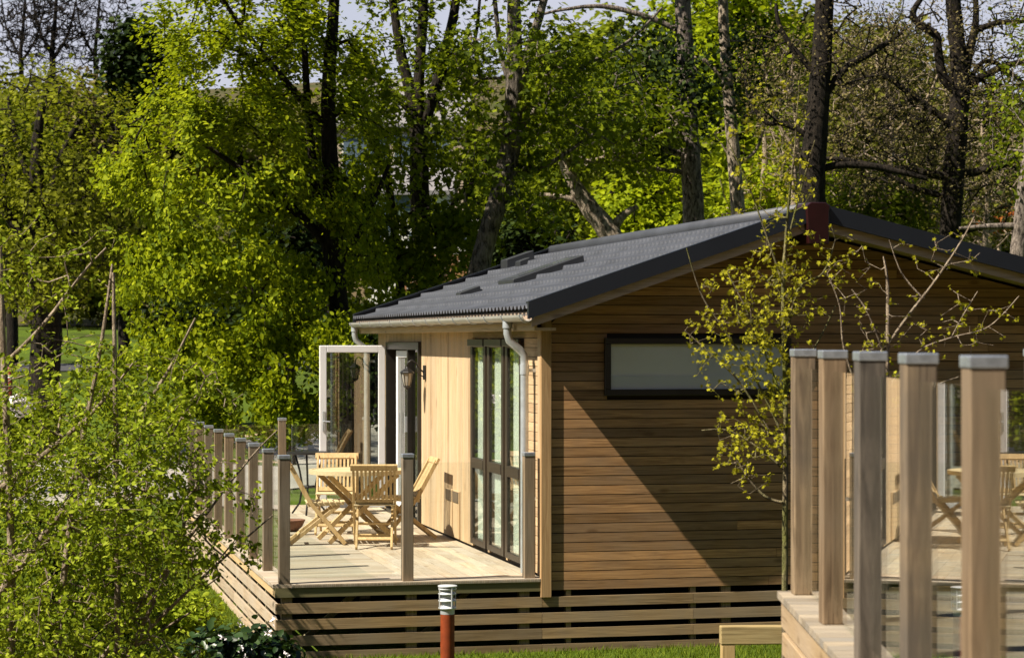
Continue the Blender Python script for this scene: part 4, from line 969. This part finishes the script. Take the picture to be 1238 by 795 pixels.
# ------------------------------------------------------------------ near planting
rngb = np.random.default_rng(77)
tree('willow_bush', 'tall loose bush of thin stems and small bright leaves in the left foreground', 'bush', 15.0,
     [[(60, 900, 14), (75, 720, 9), (95, 560, 7), (120, 430, 5), (136, 320, 3.4)], [(-60, 800, 13), (20, 690, 11), (120, 560, 7), (190, 470, 5), (236, 385, 3)],
      [(-40, 620, 9), (40, 560, 8), (110, 500, 5), (160, 440, 3)], [(10, 900, 14), (14, 700, 10), (8, 520, 9), (3, 400, 8), (0, 300, 5)], [(110, 880, 9), (170, 760, 6), (215, 660, 4.5), (240, 560, 3)],
      [(-50, 720, 9), (60, 650, 7), (150, 600, 5), (225, 590, 3)], [(140, 900, 8), (142, 700, 8), (140, 520, 7), (137, 330, 4)], [(5, 440, 6), (50, 395, 5), (100, 330, 4), (128, 300, 3)],
      [(95, 560, 5), (130, 640, 4), (200, 640, 3)], [(60, 850, 7), (150, 790, 5), (230, 740, 3)], [(120, 800, 7), (200, 690, 5), (265, 600, 3.4), (310, 545, 2.4), (335, 520, 1.6)], [(100, 840, 7), (200, 740, 5), (275, 670, 3.4), (330, 622, 1.8)], [(150, 620, 5), (210, 520, 3.4), (262, 440, 2)]],
     [(60, 700, 160, 120, 15, 1.1, 640, .05), (160, 610, 100, 110, 14.6, .9, 420, .05), (50, 540, 120, 80, 15, 1.0, 300, .05), (185, 510, 45, 60, 14.6, .6, 50, .05), (100, 455, 120, 55, 15, .8, 130, .05), (225, 560, 40, 70, 14.6, .5, 60, .05), (285, 600, 45, 60, 14.4, .4, 22, .05), (270, 670, 50, 35, 14.4, .4, 26, .05), (255, 480, 40, 30, 14.6, .4, 14, .05), (215, 640, 50, 100, 14.4, .6, 110, .05), (60, 320, 90, 70, 15, .8, 40, .05), (235, 450, 35, 40, 14.8, .5, 25, .05), (60, 800, 200, 60, 14.6, 1.0, 260, .05)],
     M['twig'], M['leaf_bush'], 31, nodes=.0045, sizev=.5, droop=.2, nleaf=6, spread=(.024, .024, .024), size=.036, shape=OVAL, seg=.11, tipr=.0028, maxr=.011, bow=.5, up=.1, upb=.5, outb=.3, leafname='leaves')
tree('privet_bush', 'dense dark based bush filling the left corner behind the loose twiggy bush', 'bush', 18.3,
     [[(60, 900, 16), (60, 780, 10), (70, 650, 6)], [(60, 850, 10), (130, 740, 7), (170, 640, 4)], [(50, 850, 10), (-10, 740, 7), (-20, 640, 4)]],
     [(50, 700, 130, 110, 18.3, .9, 420, .1), (150, 690, 70, 100, 18.3, .6, 200, .1), (50, 590, 130, 60, 18.3, .8, 260, .1), (150, 540, 70, 50, 18.3, .6, 120, .1), (120, 790, 120, 40, 18.0, .7, 150, .1)], M['bark_dark'], M['leaf_privet'], 37, nodes=.006, nleaf=6, spread=.04, size=.042, shape=OVAL, seg=.16, tipr=.003, leafname='leaves')
Yt = 13.6
tree('young_maple', 'slim young tree just coming into yellow leaf in front of the gable wall', 'tree', Yt,
     [[(949, 800, 9), (949, 640, 7.5), (950, 520, 6.5), (948, 420, 6), (947, 340, 5.2), (953, 250, 3.6), (960, 190, 2.4), (964, 130, 1.6), (968, 85, 1.0)],
      [(950, 608, 5), (925, 600, 4), (903, 575, 3), (885, 545, 2.2)], [(952, 540, 4.5), (925, 480, 3.4), (890, 420, 2.6), (850, 360, 2.2), (830, 300, 1.6)], [(951, 500, 4), (930, 440, 3), (905, 380, 2.4), (880, 330, 1.8)],
      [(948, 420, 4), (965, 350, 3.2), (995, 330, 2.6), (1010, 290, 2)], [(947, 345, 3.4), (925, 280, 2.6), (905, 225, 2), (880, 170, 1.4)], [(950, 300, 3), (968, 230, 2.2), (985, 170, 1.6)],
      [(951, 570, 3.6), (915, 540, 2.8), (880, 520, 2), (848, 520, 1.6)], [(950, 470, 3.4), (985, 420, 2.6), (1010, 370, 2)], [(952, 560, 3.4), (900, 470, 2.6), (862, 430, 2), (828, 400, 1.5)]],
     [(890, 400, 65, 85, Yt, .35, 190, .05), (940, 360, 55, 85, Yt, .35, 190, .05), (990, 320, 50, 60, Yt, .3, 50, .05), (905, 540, 50, 60, Yt, .3, 120, .05), (940, 230, 60, 60, Yt, .3, 85, .05), (930, 150, 55, 60, Yt, .3, 45, .05), (930, 480, 40, 70, Yt, .3, 110, .05)],
     M['twig_green'], M['leaf_young'], 32, nleaf=2, spread=.012, size=.025, shape=LOBE, seg=.10, tipr=.0018, maxr=.006, nodes=.0024, keep=.95, upb=.4, outb=.1, droop=.7, bow=.5, leafname='leaves')
tree('young_maple', 'second slim young tree with arching twigs rising behind the metal capped posts', 'tree', 14.2,
     [[(1072, 820, 7), (1072, 640, 6.5), (1071, 500, 6), (1073, 420, 5.5), (1073, 345, 4.5), (1068, 310, 2)],
      [(1010, 700, 6), (1040, 480, 5), (1085, 400, 4.2), (1130, 340, 3.4), (1160, 295, 2.6), (1178, 262, 1.8)], [(1073, 470, 4), (1110, 425, 3), (1150, 408, 2.4), (1195, 395, 2), (1232, 358, 1.5)], [(1040, 480, 4), (1020, 420, 3), (1015, 370, 2), (1000, 330, 1.5)],
      [(1073, 440, 3), (1050, 380, 2.4), (1030, 350, 1.6)], [(1150, 408, 2), (1165, 380, 1.6), (1182, 352, 1.2)], [(1115, 360, 3), (1090, 330, 2), (1075, 290, 1.4)], [(1073, 500, 3), (1120, 470, 2.2), (1160, 455, 1.4)]],
     [(1060, 400, 55, 60, 14.2, .3, 60, .05), (1130, 400, 60, 55, 14.2, .3, 45, .05), (1150, 310, 50, 40, 14.2, .3, 26, .05), (1195, 390, 40, 35, 14.2, .3, 22, .05), (1040, 330, 50, 40, 14.2, .3, 26, .05), (1080, 470, 60, 30, 14.2, .3, 30, .05)],
     M['twig'], M['leaf_young'], 33, nleaf=2, spread=.012, size=.025, shape=LOBE, seg=.10, tipr=.0018, maxr=.006, nodes=.0024, keep=.5, upb=.4, outb=.1, droop=.7, bow=.5, leafname='leaves')
rho = tree('rhododendron', 'dark glossy leaved shrub with pale flowers at the front corner of the deck', 'shrub', 17.6,
     [[(300, 830, 8), (305, 800, 5)], [(300, 830, 7), (270, 795, 4)], [(300, 830, 7), (335, 790, 4)]],
     [(300, 800, 55, 38, 17.6, .45, 170, .05), (262, 795, 45, 30, 17.4, .4, 110, .05), (338, 812, 26, 22, 17.9, .3, 50, .05)], M['bark_dark'], M['leaf_rhodo'], 34, nleaf=9, spread=.045, size=.085, shape=OVAL, seg=.15, tipr=.004, leafname='leaves')
b0 = np.array(rho.location)
for k, (px, py) in enumerate(((291, 752), (293, 783), (297, 793), (325, 765), (330, 748), (268, 770), (346, 790))):
    c = at(px, py, 17.2) - b0; leaves('blossom', np.array([c]), 12, .014, .028, OVAL, M['petal'], rho, rngb, .3)
tree('camellia_bush', 'small bush with large white blossoms at the left edge above the lane', 'bush', 40.0, [[(25, 560, 8), (25, 510, 5)]], [(25, 515, 45, 32, 40, .7, 130, .05)], M['bark_dark'], M['leaf_mid'], 35, nleaf=8, spread=.1, size=.11, shape=OVAL, seg=.3, tipr=.006, leafname='leaves')
ca = [o for o in COL.objects if o.name.startswith('camellia')][0]; b0 = np.array(ca.location)
for px, py in ((18, 488), (24, 484), (33, 492), (22, 495)): leaves('blossom', np.array([at(px, py, 39.0) - b0]), 40, .06, .10, OVAL, M['petal'], ca, rngb, .3)
tree('garden_shrub', 'low fresh green shrub in the grass beside the slatted deck side', 'shrub', 21.0, [[(215, 760, 8), (215, 735, 5)]], [(215, 745, 55, 28, 21, .5, 160, .05), (165, 730, 60, 40, 21, .6, 160, .05)], M['twig'], M['leaf_bush'], 36, nleaf=8, spread=.06, size=.06, shape=OVAL, seg=.2, tipr=.003, leafname='leaves')
# grass blades
def grass(n, fx, fy, h, name, seed, cond=None):
    r = np.random.default_rng(seed); x = r.uniform(*fx, n); y = r.uniform(*fy, n)
    if cond is not None: k = cond(x, y); x = x[k]; y = y[k]
    n = len(x); z = H(x, y); a = r.uniform(0, 6.283, n); hh = h * r.uniform(.5, 1.2, n); w = .005
    dx = np.cos(a) * w; dy = np.sin(a) * w; lx = r.normal(0, .45, n) * hh; ly = r.normal(0, .45, n) * hh
    V = np.stack([np.stack([x - dx, y - dy, z], 1), np.stack([x + dx, y + dy, z], 1), np.stack([x + lx, y + ly, z + hh], 1)], 1).reshape(-1, 3)
    f = (np.arange(n) * 3)[:, None] + np.arange(3)[None]
    tag(mesh_np(name, V, [f], M['grassblade']), 'short sunlit lawn grass growing around the lodge', 'grass', kind='stuff')
def outside(x, y):
    du = (x - C0[0]) * Uv[0] + (y - C0[1]) * Uv[1]; dv = (x - C0[0]) * Vv[0] + (y - C0[1]) * Vv[1]
    return ~((du > -2.36) & (dv > -.01))
grass(170000, (-7.5, 4.0), (17.2, 30), .05, 'lawn_grass', 5, outside)

# ------------------------------------------------------------------ far buildings and bits
def house(name, label, px0, px1, eave, base, Y, depth, roofh, wall, roof, wins, chim=None):
    a = at(px0, base, Y); b = at(px1, base, Y); w = b[0] - a[0]; hgt = (base - eave) / F * Y
    o = empty(name, a, 0, label, 'house')
    m = MB(); m.box(0, w, 0, depth, -3, hgt); m.prism([(0, hgt), (depth, hgt), (depth / 2, hgt + roofh)], .001, w - .001, 'yz'); m.build('wall', wall, o)
    m = MB(); s = .35
    for sg in (0, 1):
        y0, y1 = (-s, depth / 2) if sg == 0 else (depth + s, depth / 2); sl_ = roofh / (depth / 2)
        m.prism([(y0, hgt - s * sl_), (y1, hgt + roofh), (y1, hgt + roofh + .18), (y0, hgt - s * sl_ + .18)], -s, w + s, 'yz')
    r_ = m.build('roof', roof, o)
    for (fx, fz, ww, hh) in wins:
        x = fx * w; z = fz * hgt; m = MB(); m.box(x - ww/2 - .08, x + ww/2 + .08, -.05, -.003, z - hh/2 - .08, z + hh/2 + .08); f_ = m.build('window', M['caravan'], o)
        m = MB(); m.box(x - ww/2, x + ww/2, -.07, -.052, z - hh/2, z + hh/2); m.build('pane', M['winblue'], f_)
    if chim:
        m = MB(); x = chim * w; m.box(x - .5, x + .5, depth/2 - .4, depth/2 + .4, hgt + roofh - .4, hgt + roofh + 1.2); m.build('chimney', wall, r_)
    return o
house('stone_house', 'large pale stone house with grey slate roof seen high through the sycamore', 405, 560, 150, 232, 116, 9, 2.6, M['stone'], M['slate'], [(.15, .6, 1.1, 1.5), (.32, .6, 1.1, 1.5), (.55, .6, 1.1, 1.5), (.8, .6, 1.1, 1.5), (.15, .2, 1.1, 1.3), (.55, .2, 1.1, 1.3)], .2)
house('cottage', 'sunlit cream cottage glimpsed between the sycamore trunks', 445, 540, 232, 285, 96, 6, 1.2, M['caravan'], M['slate'], [(.5, .75, 1.2, .7), (.15, .35, 1.0, 1.0), (.8, .35, 1.0, 1.0)])
sf = empty('board_fence', at(488, 357, 80), 0, 'brown horizontal board fence seen low between the sycamore trunks', 'fence')
m = MB()
for i in range(6): m.box(0, 2.6, 0, .03, .02 + i * .24, .24 + i * .24)
m.build('board_panel', M['shed'], sf)
m = MB()
for x in (0, 1.3, 2.52): m.box(x, x + .1, -.06, -.002, -1.2, 1.6)
m.build('post', M['shed'], sf)
cv = empty('static_caravan', at(478, 336, 86), 0, 'small cream caravan beyond the brown board fence', 'caravan')
m = MB(); m.prism([(0, .4), (3.6, .4), (3.9, 1.2), (3.6, 2.2), (.3, 2.3), (0, 1.9)], 0, 2.0, 'xz'); m.build('body', M['caravan'], cv, bevel=.08, seg=2)
for x in (.9, 2.3):
    m = MB(); m.box(x - .4, x + .4, -.012, -.002, 1.2, 1.75); m.build('window', M['winblue'], cv)
m = MB(); m.tube([(1.9, -.05, .33), (1.9, .12, .33)], .33, 18); m.build('wheel', M['asphalt'], cv)
rp = empty('red_marker_post', (float(at(12, 450, 62)[0]), 62, float(H(at(12, 450, 62)[0], 62))), 0, 'short red post on the grass beside the lane at the left edge', 'post')
m = MB(); m.lathe([(.07, 0), (.07, .95), (.05, 1.0)], k=12); m.build('post', M['redpaint'], rp)
m = MB(); m.lathe([(.074, .70), (.074, .78)], k=12); m.build('band', M['white'], rp)

# ------------------------------------------------------------------ light, sky, camera
sd = Vector((-Uv - .245 * Vv + np.array([0, 0, 1.21])).tolist()).normalized()      # towards the sun
w = bpy.data.worlds.new('World'); scene.world = w; w.use_nodes = True; nt = w.node_tree; nt.nodes.clear()
sky = nt.nodes.new('ShaderNodeTexSky'); sky.sky_type = 'NISHITA'; sky.sun_disc = False
sky.sun_elevation = math.asin(sd.z); sky.sun_rotation = math.atan2(sd.x, sd.y); sky.dust_density = .7; sky.air_density = .8; sky.ozone_density = 1.0
bg = nt.nodes.new('ShaderNodeBackground'); bg.inputs[1].default_value = .05; wo = nt.nodes.new('ShaderNodeOutputWorld')
tcw = nt.nodes.new('ShaderNodeTexCoord'); sx = nt.nodes.new('ShaderNodeSeparateXYZ'); nt.links.new(tcw.outputs['Generated'], sx.inputs[0])
def mr(src, a, b, c=0, d=1):
    n = nt.nodes.new('ShaderNodeMapRange'); n.interpolation_type = 'SMOOTHSTEP'; n.inputs[1].default_value = a; n.inputs[2].default_value = b; n.inputs[3].default_value = c; n.inputs[4].default_value = d; nt.links.new(src, n.inputs[0]); return n.outputs[0]
cn = noise(nt.nodes, nt.links, tcw.outputs['Generated'], 7, 6, .6)
cf = val(nt.nodes, 'MULTIPLY', val(nt.nodes, 'MULTIPLY', mr(sx.outputs[2], .26, .14), mr(sx.outputs[1], .6, .9), nt.links), mr(cn, .25, .6, .75, 1.0), nt.links)   # pale cloud low in the northern sky
cm = mixc(nt.nodes, nt.links, 'MIX', cf, sky.outputs[0], (6.3, 6.5, 7.6)); nt.links.new(cm, bg.inputs[0]); nt.links.new(bg.outputs[0], wo.inputs[0])
sl_ = bpy.data.lights.new('sun', 'SUN'); sl_.energy = 5.0; sl_.angle = math.radians(.5); sl_.color = (1.0, .91, .76)
so = bpy.data.objects.new('sun', sl_); COL.objects.link(so); so.rotation_euler = sd.to_track_quat('Z', 'Y').to_euler(); so.location = (-20, -10, 30)
cam = bpy.data.cameras.new('camera'); co = bpy.data.objects.new('camera', cam); COL.objects.link(co)
co.location = (0, 0, EYE); co.rotation_euler = (math.radians(90), 0, 0)
cam.sensor_width = 36; cam.lens = F / 1238 * 36; cam.shift_y = (HY - 397.5) / 1238; cam.clip_end = 4000; cam.clip_start = .05
cam.dof.use_dof = True; cam.dof.focus_distance = 20.5; cam.dof.aperture_fstop = 5.6
scene.camera = co
vs_ = scene.view_settings; vs_.view_transform = 'Standard'; vs_.look = 'None'; vs_.exposure = 1.0; vs_.gamma = 1; vs_.use_curve_mapping = False
cy = scene.cycles; cy.max_bounces = 8; cy.diffuse_bounces = 2; cy.glossy_bounces = 4; cy.transmission_bounces = 4; cy.transparent_max_bounces = 24
cy.use_denoising = True; cy.sample_clamp_indirect = 4.0; cy.caustics_reflective = False; cy.caustics_refractive = False
